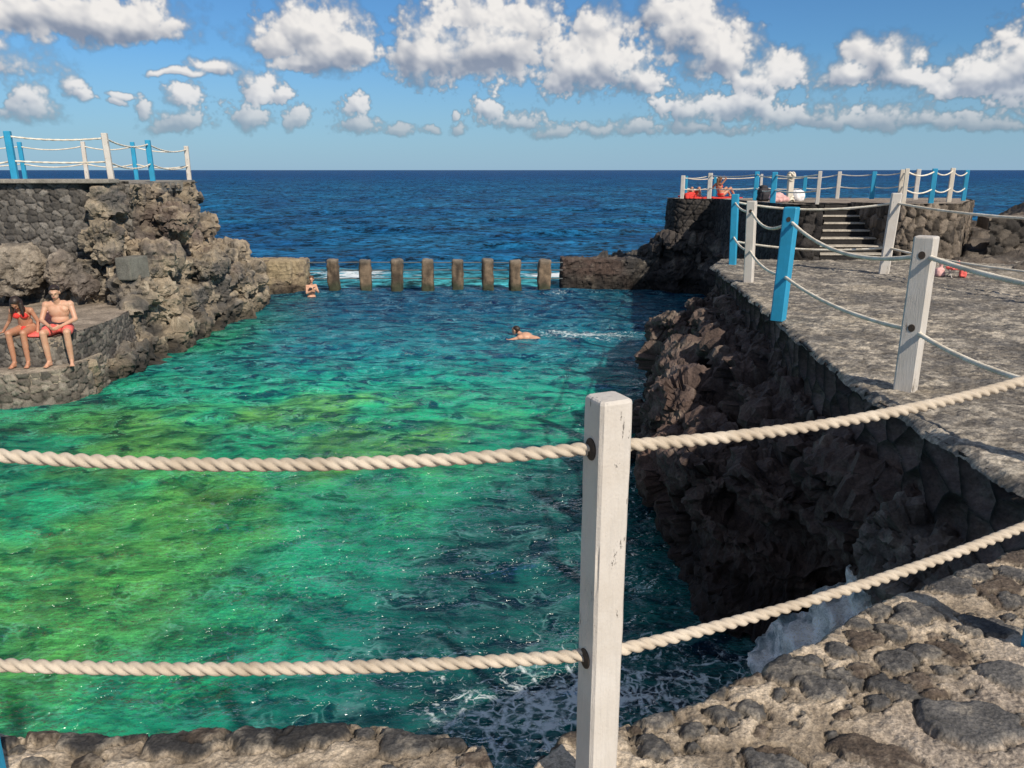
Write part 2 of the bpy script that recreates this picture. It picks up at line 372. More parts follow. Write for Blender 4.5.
# ---------------------------------------------------------------- water
def waves(x, y, comps):
    z = np.zeros_like(x)
    for (L, A, ang, ph) in comps:
        k = 2*PI/L; q = k*(x*math.cos(ang)+y*math.sin(ang))+ph
        z += A*(1-np.abs(np.sin(q*.5))*2)*.6+A*.5*np.sin(q)
    return z
def water_mat(name, pool):
    m, t, b = material(name)
    pos = t.new('ShaderNodeNewGeometry').outputs['Position']
    at = t.new('ShaderNodeAttribute', attribute_name='tint').outputs['Color']
    fo = t.new('ShaderNodeAttribute', attribute_name='foam').outputs['Fac']
    wv = t.noise(pos, 1.6 if pool else .5, 3, .5, out=1)
    wp = t.new('ShaderNodeVectorMath', operation='MULTIPLY_ADD'); t.l.new(wv, wp.inputs[0]); wp.inputs[1].default_value = (.7,.7,0) if pool else (2,2,0); t.l.new(pos, wp.inputs[2])
    wp = wp.outputs[0]
    if pool:
        r1 = t.noise(t.vscale(wp, (1, 1.7, 1), rot=(0,0,R(32))), 1.9, 3, .5, .15)
        r2 = t.noise(t.vscale(wp, (1, 1.6, 1), rot=(0,0,R(14))), 3.6, 2, .45, .1)
        r3 = t.noise(t.vscale(pos, (1, 1.9, 1), rot=(0,0,R(-16))), 10, 2, .5, .1)
        # bed streaks and the ripples' light and dark facets, put into the colour
        k = t.math('ADD', t.math('MULTIPLY', t.mr(r1, .38, .62), .40), t.math('ADD', t.math('MULTIPLY', t.mr(r2, .38, .62), .42), t.math('MULTIPLY', t.mr(r3, .38, .62), .18)))
        cc = t.new('ShaderNodeCombineColor')
        kk = t.mr(k, .14, .86, .20, 1.55)
        t.l.new(t.mr(k, .2, .9, .15, 2.3), cc.inputs[0]); t.l.new(kk, cc.inputs[1]); t.l.new(t.mr(k, .15, .85, .45, 1.5), cc.inputs[2])
        col = t.mix(1., at, cc.outputs[0], 'MULTIPLY')
        glint = t.mr(t.math('ABSOLUTE', t.math('SUBTRACT', r2, .5)), .0, .035, 1., 0.); glint2 = t.mr(t.math('ABSOLUTE', t.math('SUBTRACT', r1, .52)), .0, .03, 1., 0.)  # pale sky glints along ripple lines, painted into the colour
        cr = t.math('MULTIPLY', t.math('MAXIMUM', glint, glint2), t.mr(t.noise(pos, 2.3, 4, .6), .45, .65))
        col = t.mix(t.math('MULTIPLY', cr, .85), col, t.mix(.30, t.mix(1., at, (1.7, 1.7, 2.0), 'MULTIPLY'), (.45, .75, .72)))
        fw = t.new('ShaderNodeVectorMath', operation='MULTIPLY_ADD'); t.l.new(t.noise(pos, 5, 3, .6, out=1), fw.inputs[0]); fw.inputs[1].default_value = (.16,.16,0); t.l.new(pos, fw.inputs[2]); fw = fw.outputs[0]
        vd = t.vor(fw, 3.6, 'DISTANCE_TO_EDGE'); vd2 = t.vor(fw, 9.5, 'DISTANCE_TO_EDGE')
        net = t.math('MAXIMUM', t.mr(vd, .0, .10, 1., 0.), t.mr(vd2, .0, .12, .8, 0.))
        net = t.math('MULTIPLY', net, t.mr(t.noise(pos, 9, 5, .7), .36, .60))
        fm = t.mr(t.math('ADD', fo, t.math('MULTIPLY', t.math('SUBTRACT', net, .62), .9)), .25, .75)
        fm = t.math('MULTIPLY', fm, t.mr(fo, .02, .2), clamp=True)
        col = t.mix(fm, col, (.62,.70,.70))
        h = t.math('ADD', t.math('MULTIPLY', r1, 1.), t.math('ADD', t.math('MULTIPLY', r2, .55), t.math('MULTIPLY', r3, .36)))
        nr = t.bump(h, .24, 1.)
    else:
        r0 = t.noise(t.vscale(pos, (.8, 1.1, 1), rot=(0,0,R(25))), .22, 4, .6, .2)
        r1 = t.noise(t.vscale(pos, (.8, 1.2, 1), rot=(0,0,R(-24))), .95, 7, .72, .3)
        r2 = t.noise(t.vscale(pos, (.8, 1.3, 1), rot=(0,0,R(16))), 3.2, 5, .65, .3)
        k = t.math('ADD', t.math('MULTIPLY', t.mr(r0, .3, .7), .06), t.math('ADD', t.math('MULTIPLY', t.mr(r1, .38, .62), .5), t.math('MULTIPLY', t.mr(r2, .38, .62), .34)))
        cc = t.new('ShaderNodeCombineColor')
        for i in range(3): t.l.new(t.mr(k, .2, .85, .08, 2.1), cc.inputs[i])
        col = t.mix(1., at, cc.outputs[0], 'MULTIPLY')
        fn = t.noise(wp, 1.5, 8, .72)
        fm = t.mr(t.math('ADD', fo, t.math('SUBTRACT', fn, .95)), -.02, .14)
        col = t.mix(fm, col, (.72,.78,.80))
        cap = t.math('MULTIPLY', t.mr(t.noise(t.vscale(pos, (.4, 1.4, 1)), .35, 7, .75), .69, .73), .7)
        col = t.mix(cap, col, (.6,.68,.72))
        h = t.math('ADD', t.math('MULTIPLY', r0, .7), t.math('ADD', r1, t.math('MULTIPLY', r2, .34)))
        nr = t.bump(h, 1.1, 1.)
    t.put(b.inputs['Base Color'], col); t.put(b.inputs['Normal'], nr)
    b.inputs['IOR'].default_value = 1.33
    t.put(b.inputs['Roughness'], t.mr(fm, 0, 1, .06 if pool else .12, .8))
    if pool:
        df = t.new('ShaderNodeBsdfDiffuse'); t.put(df.inputs[0], col)
        tr = t.new('ShaderNodeBsdfTransparent'); tr.inputs[0].default_value = (.55,.93,.82,1)
        gl = t.new('ShaderNodeBsdfGlossy'); t.put(gl.inputs['Roughness'], t.mr(fm, 0, 1, .15, .7)); t.put(gl.inputs['Normal'], nr)
        fr = t.new('ShaderNodeFresnel'); fr.inputs[0].default_value = 1.33; t.put(fr.inputs['Normal'], nr)
        rf = t.new('ShaderNodeBsdfRefraction'); rf.inputs[0].default_value = (.62,.98,.88,1); rf.inputs['IOR'].default_value = 1.33; rf.inputs['Roughness'].default_value = .02; t.put(rf.inputs['Normal'], nr)
        m0 = t.new('ShaderNodeMixShader'); m0.inputs[0].default_value = .12; t.l.new(tr.outputs[0], m0.inputs[1]); t.l.new(rf.outputs[0], m0.inputs[2]); tr = m0
        m1 = t.new('ShaderNodeMixShader'); t.put(m1.inputs[0], t.math('MULTIPLY', t.mr(fm, 0, .5, 1, 0), t.new('ShaderNodeAttribute', attribute_name='clear').outputs['Fac'])); t.l.new(df.outputs[0], m1.inputs[1]); t.l.new(tr.outputs[0], m1.inputs[2])
        m2 = t.new('ShaderNodeMixShader'); t.put(m2.inputs[0], fr.outputs[0]); t.l.new(m1.outputs[0], m2.inputs[1]); t.l.new(gl.outputs[0], m2.inputs[2])
        out = [n for n in t.n if n.type == 'OUTPUT_MATERIAL'][0]; t.l.new(m2.outputs[0], out.inputs[0]); t.n.remove(b)
    else:
        df = t.new('ShaderNodeBsdfDiffuse'); t.put(df.inputs[0], col)
        gl = t.new('ShaderNodeBsdfGlossy'); t.put(gl.inputs['Roughness'], t.mr(fm, 0, 1, .14, .8)); t.put(gl.inputs['Normal'], nr)
        fr = t.new('ShaderNodeFresnel'); fr.inputs[0].default_value = 1.33; t.put(fr.inputs['Normal'], nr)
        m1 = t.new('ShaderNodeMixShader'); t.put(m1.inputs[0], t.math('MINIMUM', fr.outputs[0], .17)); t.l.new(df.outputs[0], m1.inputs[1]); t.l.new(gl.outputs[0], m1.inputs[2])
        out = [n for n in t.n if n.type == 'OUTPUT_MATERIAL'][0]; t.l.new(m1.outputs[0], out.inputs[0]); t.n.remove(b)
    return m
M_pool = water_mat('pool_water', True); M_sea = water_mat('sea_water', False)

def gauss(x, y, cx, cy, sx_, sy_, rot=0):
    c, s = math.cos(rot), math.sin(rot); u = (x-cx)*c+(y-cy)*s; v = -(x-cx)*s+(y-cy)*c
    return np.exp(-((u/sx_)**2+(v/sy_)**2))
def build_pool():
    xs = np.arange(-14, 7.5, .065); ys = np.concatenate([np.arange(-1, 3, .5), np.arange(3, 27.6, .065)])
    X, Y = np.meshgrid(xs, ys, indexing='ij'); x, y = X.ravel(), Y.ravel(); P = np.stack([x, y, np.zeros_like(x)], 1)
    comps = [(1.9,.024,R(80),.3),(1.25,.018,R(108),1.2),(.8,.013,R(66),2.),(.5,.009,R(96),.7),(2.9,.018,R(35),1.9),(.37,.006,R(84),.2)]
    wx = x+.35*fbm(P*.5, 3, 1); wy = y+.45*fbm(P*.5+9, 3, 5)
    z = WZ+waves(wx, wy, comps)*(.7+.5*fbm(P*.3, 2, 9))*(1+.5*sstep(11, 16, y))
    # ring ripples round the swimmer
    d = np.hypot(x-.35, (y-19.4)); z += .012*np.sin(d*9)*np.exp(-d*.6)
    # water's own colour with the depth and the bed under it
    n = fbm(P*.55, 4, 21); n2 = fbm(P*1.6+5, 4, 31)
    shallow = np.clip(gauss(x, y, -6.2, 7.5, 4.2, 6.5, R(-8))*1.05+gauss(x, y, -2.2, 12.2, 4.2, 3.0, R(12))*.75+.30*n+.16*n2, 0, 1.2)
    wall = gauss(x, y, -7.4, 17.5, 1.3, 8., 0)*.8
    # deep trench running from the near middle towards the inlet
    bx = -1.9+(y-4.8)*.42
    deep = sstep(-1.0, .6, x-bx+.8*n+.4*n2)*(1-sstep(9.6, 12.2, y+1.0*n-.45*x))
    far = sstep(12.5, 19, y+1.5*n)
    c = lerpc((.007,.27,.22), (.02,.52,.24), np.clip(shallow, 0, 1))
    c = lerpc(c, (.12,.46,.085), np.clip(sstep(.45, 1., shallow)*sstep(-.45, .45, n+n2*.7+.35*gauss(x,y,-5,6,3,3)), 0, 1)*.8)
    c = lerpc(c, (.075,.105,.02), sstep(.25, .75, fbm(P*1.1+40, 4, 77)+.15)*np.clip(shallow, 0, 1)*.55*(1-sstep(9, 13, y)))
    c = lerpc(c, (.006,.15,.19), far*.9*(1-.7*wall)); c = lerpc(c, (.004,.055,.12), sstep(17.5, 24, y+n)*.85)
    c = lerpc(c, (.02,.20,.05), np.clip(wall, 0, 1)*(.5+.5*n))
    c = lerpc(c, (.005,.075,.072), np.clip(deep, 0, 1)*.93)
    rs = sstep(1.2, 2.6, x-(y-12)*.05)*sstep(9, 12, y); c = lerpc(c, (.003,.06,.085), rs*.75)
    foam = .64*gauss(x, y, .95, 5.2, 1.0, .9)+.60*gauss(x, y, -.1, 5.1, .8, .6)+.5*gauss(x, y, 2.4, 5.3, .9, .7)
    foam += .85*gauss(x, y, 1.45, 19.5, .95, .55, R(-4))+.55*gauss(x, y, 2.5, 19.2, .9, .5)
    foam += .5*gauss(x, y, 1.6, 26.4, .5, .8)
    foam = np.clip(foam+.12*n2*(foam > .05), 0, 1)
    z += .03*foam*np.abs(n2)
    # the bed
    xb = np.arange(-14, 7.5, .11); yb = np.arange(-1, 28.5, .11); XB, YB = np.meshgrid(xb, yb, indexing='ij'); xq, yq = XB.ravel(), YB.ravel(); Q = np.stack([xq, yq, 0*xq], 1)
    ix = np.clip(np.searchsorted(xs, xq), 0, len(xs)-1); iy = np.clip(np.searchsorted(ys, yq), 0, len(ys)-1); li = ix*len(ys)+iy
    F1, F2, ID = worley2(xq/1.3+.4*fbm(Q*.8, 3, 3), yq/1.1+.4*fbm(Q*.8+7, 3, 4), 55)
    zb = WZ-1.6-1.5*np.clip(deep[li], 0, 1)-1.2*far[li]+.9*np.clip(shallow[li], 0, 1)*.5+.35*sstep(0, .5, F2-F1)*ID+.25*fbm(Q*1.2, 4, 6)
    cb = np.minimum(c[li]*np.array([[2.4,1.6,1.7]])+.01, .85); cb = cb*(.45+1.0*sstep(0, .35, F2-F1)*(.4+ID))[:,None]; cb = lerpc(cb, (.42,.36,.08), .40*sstep(.5, .9, ID)*np.clip(shallow[li], 0, 1))
    bed = mesh_np('pool_bed', np.stack([xq, yq, zb], 1), grid_faces(len(xb), len(yb)), cb)
    tag(link('pool_bed', bed, M_rock), 'weedy boulder bed under the clear pool water', kind='structure')
    me = mesh_np('pool_water', np.stack([x, y, z], 1), grid_faces(len(xs), len(ys)), c, attr={'foam': foam, 'clear': .55*(1-.75*np.clip(deep, 0, 1))*(1-.8*sstep(10, 16, y))*(1-sstep(16, 19, y))})
    tag(link('pool_water', me, M_pool), 'green clear seawater filling the natural rock pool', kind='structure')
def build_sea():
    ys = np.concatenate([[27.45], 27.6*(16000/27.6)**np.linspace(0, 1, 520)]); s = np.linspace(-1, 1, 640); s = np.sign(s)*np.abs(s)**1.15
    Yg, S = np.meshgrid(ys, s, indexing='ij'); X = S*(Yg+22)*1.55; x, y = X.ravel(), Yg.ravel(); P = np.stack([x, y, np.zeros_like(x)], 1)
    dy = np.gradient(ys)[:,None]*np.ones_like(S); dy = dy.ravel()
    z = np.zeros_like(x); wx = x+2.2*fbm(P*.07, 3, 1); wy = y+2.4*fbm(P*.07+9, 3, 5)
    for (L, A, ang, ph) in [(2.1,.035,R(75),.1),(3.3,.06,R(98),.5),(5.6,.09,R(110),1.3),(8.,.10,R(80),2.2),(14.,.13,R(95),.4),(31.,.12,R(70),3.)]:
        z += waves(wx, wy, [(L, A, ang, ph)])*np.clip(1.6-dy*3.4/L, 0, 1)
    z *= .55+.45*sstep(27, 45, y)
    n = fbm(P*.22, 4, 3); n2 = fbm(P*.9, 3, 8)
    c = lerpc((.004,.058,.155), (.009,.11,.235), sstep(-.4, .5, n)); c = lerpc(c, (.003,.052,.18), sstep(80, 600, y)*.8)
    near = np.exp(-((y-29.5)/4.5)**2)*np.exp(-((x+1.5)/9.)**2)
    c = lerpc(c, (.05,.32,.36), np.clip(near*(.9+.6*n), 0, 1))
    foam = np.clip(near*.20+.42*gauss(x, y, -6.5, 31.5, 3, 2.2)+.72*gauss(x, y, 3.0, 31.5, 2.6, 2.0)+.35*gauss(x, y, 8, 36, 8, 2.4)+.3*gauss(x, y, -7.4, 40, 5, 1.6)+.15*n2*near, 0, 1)
    me = mesh_np('sea', np.stack([x, y, WZ-.02+z], 1), grid_faces(len(ys), len(s), flip=True), c, attr={'foam': foam})
    tag(link('sea', me, M_sea), 'choppy deep blue ocean out to the horizon', kind='structure')
build_pool(); build_sea()

# ---------------------------------------------------------------- rocks
def rock_colors(V, N, dark=(.045,.040,.037), tan=(.30,.24,.17), tanf=.5, seed=0, wet=None):
    n = fbm(V*1.3+seed, 5, seed+40, .6); n2 = fbm(V*5+seed, 4, seed+50, .6); n3 = fbm(V*.6+seed, 3, seed+60)
    c = lerpc(dark, tuple(x*2.3 for x in dark), sstep(-.4, .5, n2))
    rusty = lerpc(dark, (.17,.085,.055), sstep(.0, .6, n3)*.6); c = c*.6+rusty*.4
    t = np.clip(sstep(-.35, .35, n+.5*n2+(tanf-.5)*1.4)+.35*sstep(.3, .9, N[:,2])*tanf, 0, 1)*tanf*1.15
    c = lerpc(c, tan, np.clip(t, 0, 1)); c = lerpc(c, (.42,.37,.29), sstep(.25, .55, n2+.3*n)*tanf*.6)
    if wet is not None:
        k = 1-sstep(wet, wet+.35, V[:,2]+.15*n); c = c*(1-.62*k[:,None])
    return c
def make_rock(name, bms, voxel, amp=.22, fs=1.1, seed=0, smooth=3, blocky=.12, mat=None, strat=0, fine=.035, cap=None, **ck):
    me = voxel_mesh(join_bm(bms), voxel, smooth, name)
    V = verts_of(me); N = norms_of(me)
    w_ = V+.35*np.stack([fbm(V*.9+3, 2, seed+1), fbm(V*.9+7, 2, seed+2), fbm(V*.9+11, 2, seed+3)], 1)
    big = fbm(w_*fs, 4, seed+5, .55); rid = fbm(w_*fs*1.9, 4, seed+9, .55, ridged=True)
    D1, j1 = facets(w_*np.array([1.25,1.25,1.6])*fs, seed); D2, j2 = facets(w_*np.array([3.1,3.1,4.2])*fs+3, seed+3)
    flute = fbm(w_*np.array([2.4,2.4,1.1])*fs+9, 4, seed+17, .55, ridged=True); shelf = fbm(np.stack([w_[:,0]*.9, w_[:,1]*.9, w_[:,2]*3.4], 1)+5, 3, seed+19, .5)
    d = amp*.7*big+amp*.55*rid+amp*.5*flute+amp*.5*shelf+blocky*(3.2*D1-.10*np.exp(-j1*16))+blocky*.36*(3.2*D2-.15*np.exp(-j2*12))-amp*.45
    if strat: d = d+strat*fbm(np.stack([V[:,0]*.8, V[:,1]*.8, V[:,2]*7+1.5*big], 1), 3, seed+14)
    V2 = V+N*d[:,None]
    me.vertices.foreach_set('co', V2.astype(np.float32).ravel()); me.update()
    N = norms_of(me)
    D3, j3 = facets(V2*np.array([8.,8.,10.]), seed+7)
    pits = sstep(.25, .6, fbm(V2*3.1, 3, seed+33))*sstep(-.1, .4, fbm(V2*9, 2, seed+35))
    d2 = fine*1.0*fbm(V2*7, 4, seed+20, .6, ridged=True)+fine*2.4*D3+fine*.5*fbm(V2*20, 2, seed+24)-fine*2.*pits
    V3 = V2+N*d2[:,None]
    if cap is not None: V3[:,2] = np.minimum(V3[:,2], cap(V3[:,0], V3[:,1])+.02*fbm(V3*3, 3, 5))
    me.vertices.foreach_set('co', V3.astype(np.float32).ravel()); me.update()
    cc = rock_colors(V3, norms_of(me), seed=seed, **ck)
    relief_tone = 1-.22*np.exp(-j1*12)-.15*np.exp(-j2*12)-.45*pits+.10*D1*2+.14*np.clip(d/amp, -1, 1.2)  # tone follows relief: darker in crevices and pits, paler where rock stands out
    set_col(me, cc*np.clip(relief_tone+.12, .2, 1.15)[:,None])
    me.polygons.foreach_set('use_smooth', np.zeros(len(me.polygons), bool))
    return link(name, me, mat or M_rock)

def masonry(name, P, Ndir, u, v, nu, nv, cell=(.34,.26), seed=0, relief=.05, dark=(.06,.058,.058), light=(.17,.165,.16), joint=(.05,.045,.04), jw=.10, mat=None, parent=None, flip=False, warm=0, bulge=None):
    """P (n,3) surface points laid out as a nu x nv grid; stones pushed out along Ndir"""
    Pn = np.stack([u, v, np.zeros_like(u)], 1)
    uu = u/cell[0]+.35*fbm(Pn*1.7, 3, seed+1); vv = v/cell[1]+.35*fbm(Pn*1.7+8, 3, seed+2)
    F1, F2, ID = worley2(uu, vv, seed); j = F2-F1+.05*fbm(Pn*14, 2, seed+4)
    st = sstep(.0, jw*1.9, j)
    face = st*(1+.5*(ID-.5))*relief+relief*.45*fbm(P*6, 4, seed+6)*st+relief*.40*fbm(P*20, 3, seed+7, .6, ridged=True)*st
    V = P+Ndir*face[:,None]
    if bulge is not None: V = V+Ndir*bulge[:,None]
    ID2 = np.modf(ID*37.7)[0]
    c = lerpc(dark, light, ID2**1.5); c = lerpc(c, (c.mean(1)[:,None]*np.array([[1.25,1.0,.78]])), np.full(len(c), .25)+.5*warm*np.modf(ID*91.3)[0])
    c = c*(1+.35*fbm(P*9, 3, seed+8))[:,None]
    c = lerpc(joint, c, sstep(0, jw, j))
    me = mesh_np(name, V, grid_faces(nu, nv, flip), c)
    return link(name, me, mat or M_masonry, parent)

# ---- left cliff
E = [((-9.6,17.9),(-9.6,17.9))]
def left_cliff():
    lay = []
    def L(z0, z1, pts, top=None): lay.append(bm_slab(pts, z0, z1, top))
    L(-4.9,-3.5, [(-7.8,14.1),(-7.68,15.2),(-7.65,16.6),(-7.6,18.4),(-7.5,20.5),(-7.32,22.6),(-7.6,24.0),(-9,25.6),(-17,26.6),(-17,14.5),(-9,14.2)])
    L(-3.6,-2.8, [(-8.1,16.4),(-7.95,17.2),(-7.8,18.8),(-7.7,20.8),(-7.45,22.8),(-7.8,24.0),(-9.2,25.),(-17,26.2),(-17,17.6),(-8.6,17.2)])
    L(-2.9,-2.15, [(-8.7,17.1),(-8.3,17.6),(-8.1,18.8),(-8.0,20.8),(-7.72,22.6),(-8.1,23.8),(-9.4,25.2),(-17,26.2),(-17,17.9),(-9.6,17.6)])
    L(-2.2,-1.35, [(-9.1,17.3),(-8.7,17.6),(-8.7,18.8),(-8.7,20.8),(-8.6,22.6),(-8.95,23.8),(-10,25.2),(-17,26.),(-17,17.9),(-9.8,17.7)])
    L(-1.4,-.75, [(-9.0,17.25),(-8.75,17.6),(-8.85,18.8),(-8.95,20.8),(-9.0,22.6),(-9.3,23.8),(-10.4,25.),(-17,25.8),(-17,17.9),(-9.7,17.7)])
    L(-.8,-.36, [(-9.05,17.35),(-8.72,17.7),(-8.8,18.8),(-9.0,20.8),(-9.12,22.8),(-9.5,24.2),(-10.6,24.9),(-17,25.4),(-17,18.1),(-9.7,17.9)])
    for c, r in [((-8.35,18.2,-1.9),(.5,.6,.45)),((-8.3,19.6,-1.2),(.45,.7,.35)),((-8.0,20.4,-2.4),(.5,.8,.4)),((-7.65,22.2,-3.),(.45,.8,.5)),((-8.4,17.2,-2.6),(.5,.4,.45)),((-8.95,17.2,-1.5),(.5,.35,.4)),((-8.2,17.9,-3.0),(.5,.6,.5)),((-9.4,17.3,-2.2),(.45,.3,.35))]:
        lay.append(bm_ball(c, r))
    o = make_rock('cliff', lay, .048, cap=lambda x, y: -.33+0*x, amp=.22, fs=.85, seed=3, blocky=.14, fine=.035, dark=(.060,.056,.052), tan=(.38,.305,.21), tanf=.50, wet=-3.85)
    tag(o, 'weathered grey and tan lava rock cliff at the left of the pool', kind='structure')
left_cliff()

# masonry wall above the bench
def wall_grid(name, x0, x1, y, z0, z1, res, normal=(0,-1,0), **kw):
    us = np.arange(x0, x1+res, res); vs_ = np.arange(z0, z1+res, res)
    Ug, Vg = np.meshgrid(us, vs_, indexing='ij'); u, v = Ug.ravel(), Vg.ravel()
    P = np.stack([u, np.full_like(u, y)+0*u, v], 1)
    return masonry(name, P, np.array([normal], float), u, v, len(us), len(vs_), **kw)
wl = empty('stone_wall', (-12.5,17.4,-2.95), 'dark dry stone wall rising behind the seated couple up to the roped terrace', 'wall')
def put_parent(o, p):
    o.parent = p; o.matrix_parent_inverse = Matrix.Translation(p.location).inverted(); return o
bx_ = np.arange(-16, -8.55, .022); bz_ = np.arange(-2.95, -.24, .022)
Ug, Vg = np.meshgrid(bx_, bz_, indexing='ij'); u, v = Ug.ravel(), Vg.ravel()
edge = sstep(-9.5, -8.7, u+.25*fbm(np.stack([u*2, v*2, u*0], 1), 3, 5))
P = np.stack([u, 17.42+(v+2.95)*.05+edge*.5, v], 1)
put_parent(masonry('stone_face', P, np.array([[0,-1.,0]]), u, v, len(bx_), len(bz_), cell=(.19,.135), seed=4, relief=.045, dark=(.055,.053,.050), light=(.19,.18,.165), joint=(.045,.04,.036)), wl)
cp = bm_box((-12.35,17.62,-.235), (7.3,.5,.09), .02)
me = bm_mesh('coping', cp); set_col(me, np.tile((.26,.235,.20), (len(me.vertices),1))); put_parent(link('coping', me, M_conc), wl)
# terrace top behind it
def flat_sheet(name, poly, z, zf=None, res=.12, mat=None, col=((.20,.18,.155),(.33,.30,.25)), seed=0, amp=.02):
    xs = [p[0] for p in poly]; ys = [p[1] for p in poly]
    bm = bmesh.new(); vsx = [bm.verts.new((x, y, 0)) for x, y in poly]; bm.faces.new(vsx)
    nx = int((max(xs)-min(xs))/res); ny = int((max(ys)-min(ys))/res)
    for i in range(1, nx): bmesh.ops.bisect_plane(bm, geom=bm.verts[:]+bm.edges[:]+bm.faces[:], plane_co=(min(xs)+i*res,0,0), plane_no=(1,0,0))
    for i in range(1, ny): bmesh.ops.bisect_plane(bm, geom=bm.verts[:]+bm.edges[:]+bm.faces[:], plane_co=(0,min(ys)+i*res,0), plane_no=(0,1,0))
    bmesh.ops.triangulate(bm, faces=[f for f in bm.faces if len(f.verts) > 4])
    ext = bmesh.ops.extrude_face_region(bm, geom=bm.faces[:]); low = [v for v in ext['geom'] if isinstance(v, bmesh.types.BMVert)]
    for v_ in low: v_.co.z -= .25
    bmesh.ops.recalc_face_normals(bm, faces=bm.faces)
    me = bm_mesh(name, bm); V = verts_of(me); n = fbm(V*np.array([1.6,1.6,0])+seed, 4, seed)
    top = V[:,2] > -.1
    V[:,2] += (zf(V[:,0], V[:,1]) if zf else z)+amp*n*top
    me.vertices.foreach_set('co', V.astype(np.float32).ravel()); me.update()
    n2 = fbm(V*np.array([3.,3.,0])+seed, 4, seed+2); set_col(me, lerpc(col[0], col[1], sstep(-.4, .4, n2)))
    return link(name, me, mat or M_paving)
tag(flat_sheet('terrace', [(-17,17.8),(-8.85,17.8),(-8.95,19.5),(-9.2,22.5),(-9.6,24.4),(-10.6,25.2),(-17,25.6)], -.30, seed=2, res=.3), 'pale flat paved terrace on top of the left cliff', kind='structure')

# bench ledge with curved masonry front, and the lower foot ledge
def swept_wall(name, path, z0, z1, label=None, res=.022, batter=.05, ztop=None, **kw):
    pts = np.array(path, float); seg = np.hypot(*np.diff(pts, axis=0).T); s = np.concatenate([[0], np.cumsum(seg)])
    n = int(s[-1]/res); ss = np.linspace(0, s[-1], n); 
    X = np.interp(ss, s, pts[:,0]); Y = np.interp(ss, s, pts[:,1])
    for _ in range(3):
        k = 9; X[1:-1] = np.convolve(np.pad(X, k, 'edge'), np.ones(2*k+1)/(2*k+1), 'valid')[1:-1]; Y[1:-1] = np.convolve(np.pad(Y, k, 'edge'), np.ones(2*k+1)/(2*k+1), 'valid')[1:-1]
    tx, ty = np.gradient(X), np.gradient(Y); l = np.hypot(tx, ty); nx, ny = ty/l, -tx/l   # right-hand side of the path
    zz = np.arange(z0, z1+res, res); A, B = np.meshgrid(np.arange(n), zz, indexing='ij'); a = A.ravel(); z = B.ravel()
    Nd = np.stack([nx[a], ny[a], np.zeros(len(a))], 1)
    top = ztop(X[a], Y[a]) if ztop else z1
    zr = z0+(z-z0)/(z1-z0)*(top-z0)
    P = np.stack([X[a]+nx[a]*batter*(z1-z), Y[a]+ny[a]*batter*(z1-z), zr], 1)
    return masonry(name, P, Nd, ss[a], z, n, len(zz), **kw)
bench = empty('stone_bench', (-8.6,14.0,-4.1), 'long dark stone bench ledge the couple sit on, curving along the foot of the cliff', 'bench')
SZ = -2.87; FZ = -3.40
put_parent(swept_wall('bench_face', [(-15,13.5),(-8.3,13.52),(-8.05,13.75),(-8.0,14.6),(-8.0,15.6),(-8.25,16.9),(-8.6,17.6)], -3.75, SZ, cell=(.15,.11), seed=12, relief=.035, light=(.17,.16,.145), flip=True), bench)
seat_poly = [(-15,13.5),(-8.3,13.52),(-8.06,13.75),(-8.0,14.6),(-8.0,15.6),(-8.25,16.9),(-8.6,17.6),(-15,17.6)]
put_parent(flat_sheet('bench_top', seat_poly, SZ+.0, seed=5, res=.15, amp=.03, col=((.20,.165,.13),(.36,.30,.24))), bench)
foot = empty('stone_step', (-8.6,13.2,-4.2), 'low rough stone step below the bench, with the couple\'s feet on it', 'step')
put_parent(swept_wall('step_face', [(-15,12.95),(-8.9,13.0),(-8.3,13.1),(-7.98,13.35),(-7.9,13.8),(-7.85,14.6)], -4.3, FZ, cell=(.17,.13), seed=15, relief=.045, light=(.24,.22,.19), dark=(.08,.077,.07), flip=True, warm=.6), foot)
put_parent(flat_sheet('step_top', [(-15,12.95),(-8.9,13.0),(-8.3,13.1),(-8.0,13.35),(-7.92,13.8),(-7.87,14.6),(-15,14.6)], FZ, seed=6, res=.15, amp=.03, col=((.24,.2,.16),(.38,.33,.26))), foot)
o = make_rock('boulder', [bm_ball((-10.75,16.95,-2.05), (.62,.5,.55)), bm_box((-10.9,16.8,-2.2), (.9,.6,.85), .1, .5)], .05, amp=.07, fs=1.2, seed=31, blocky=.06, fine=.02, dark=(.09,.08,.07), tan=(.30,.25,.19), tanf=.55)
tag(o, 'big light brown boulder built into the dark wall above the seated woman', 'boulder')
o = make_rock('boulder', [bm_ball((-9.75,17.0,-2.1), (.36,.36,.45)), bm_ball((-9.4,17.05,-2.45), (.3,.3,.28))], .045, amp=.07, fs=1.4, seed=32, blocky=.06, fine=.02, dark=(.09,.08,.07), tan=(.30,.25,.19), tanf=.5)
tag(o, 'smaller rounded boulder in the wall between the big boulder and the concrete block', 'boulder')
me = bm_mesh('concrete_block', bm_box((-8.26,17.04,-2.05), (.36,.6,.48), .03, R(-14))); set_col(me, np.tile((.15,.145,.125), (len(me.vertices),1)))
tag(link('concrete_block', me, M_conc), 'smooth square grey concrete block set in the cliff face right of the seated man', 'concrete block')

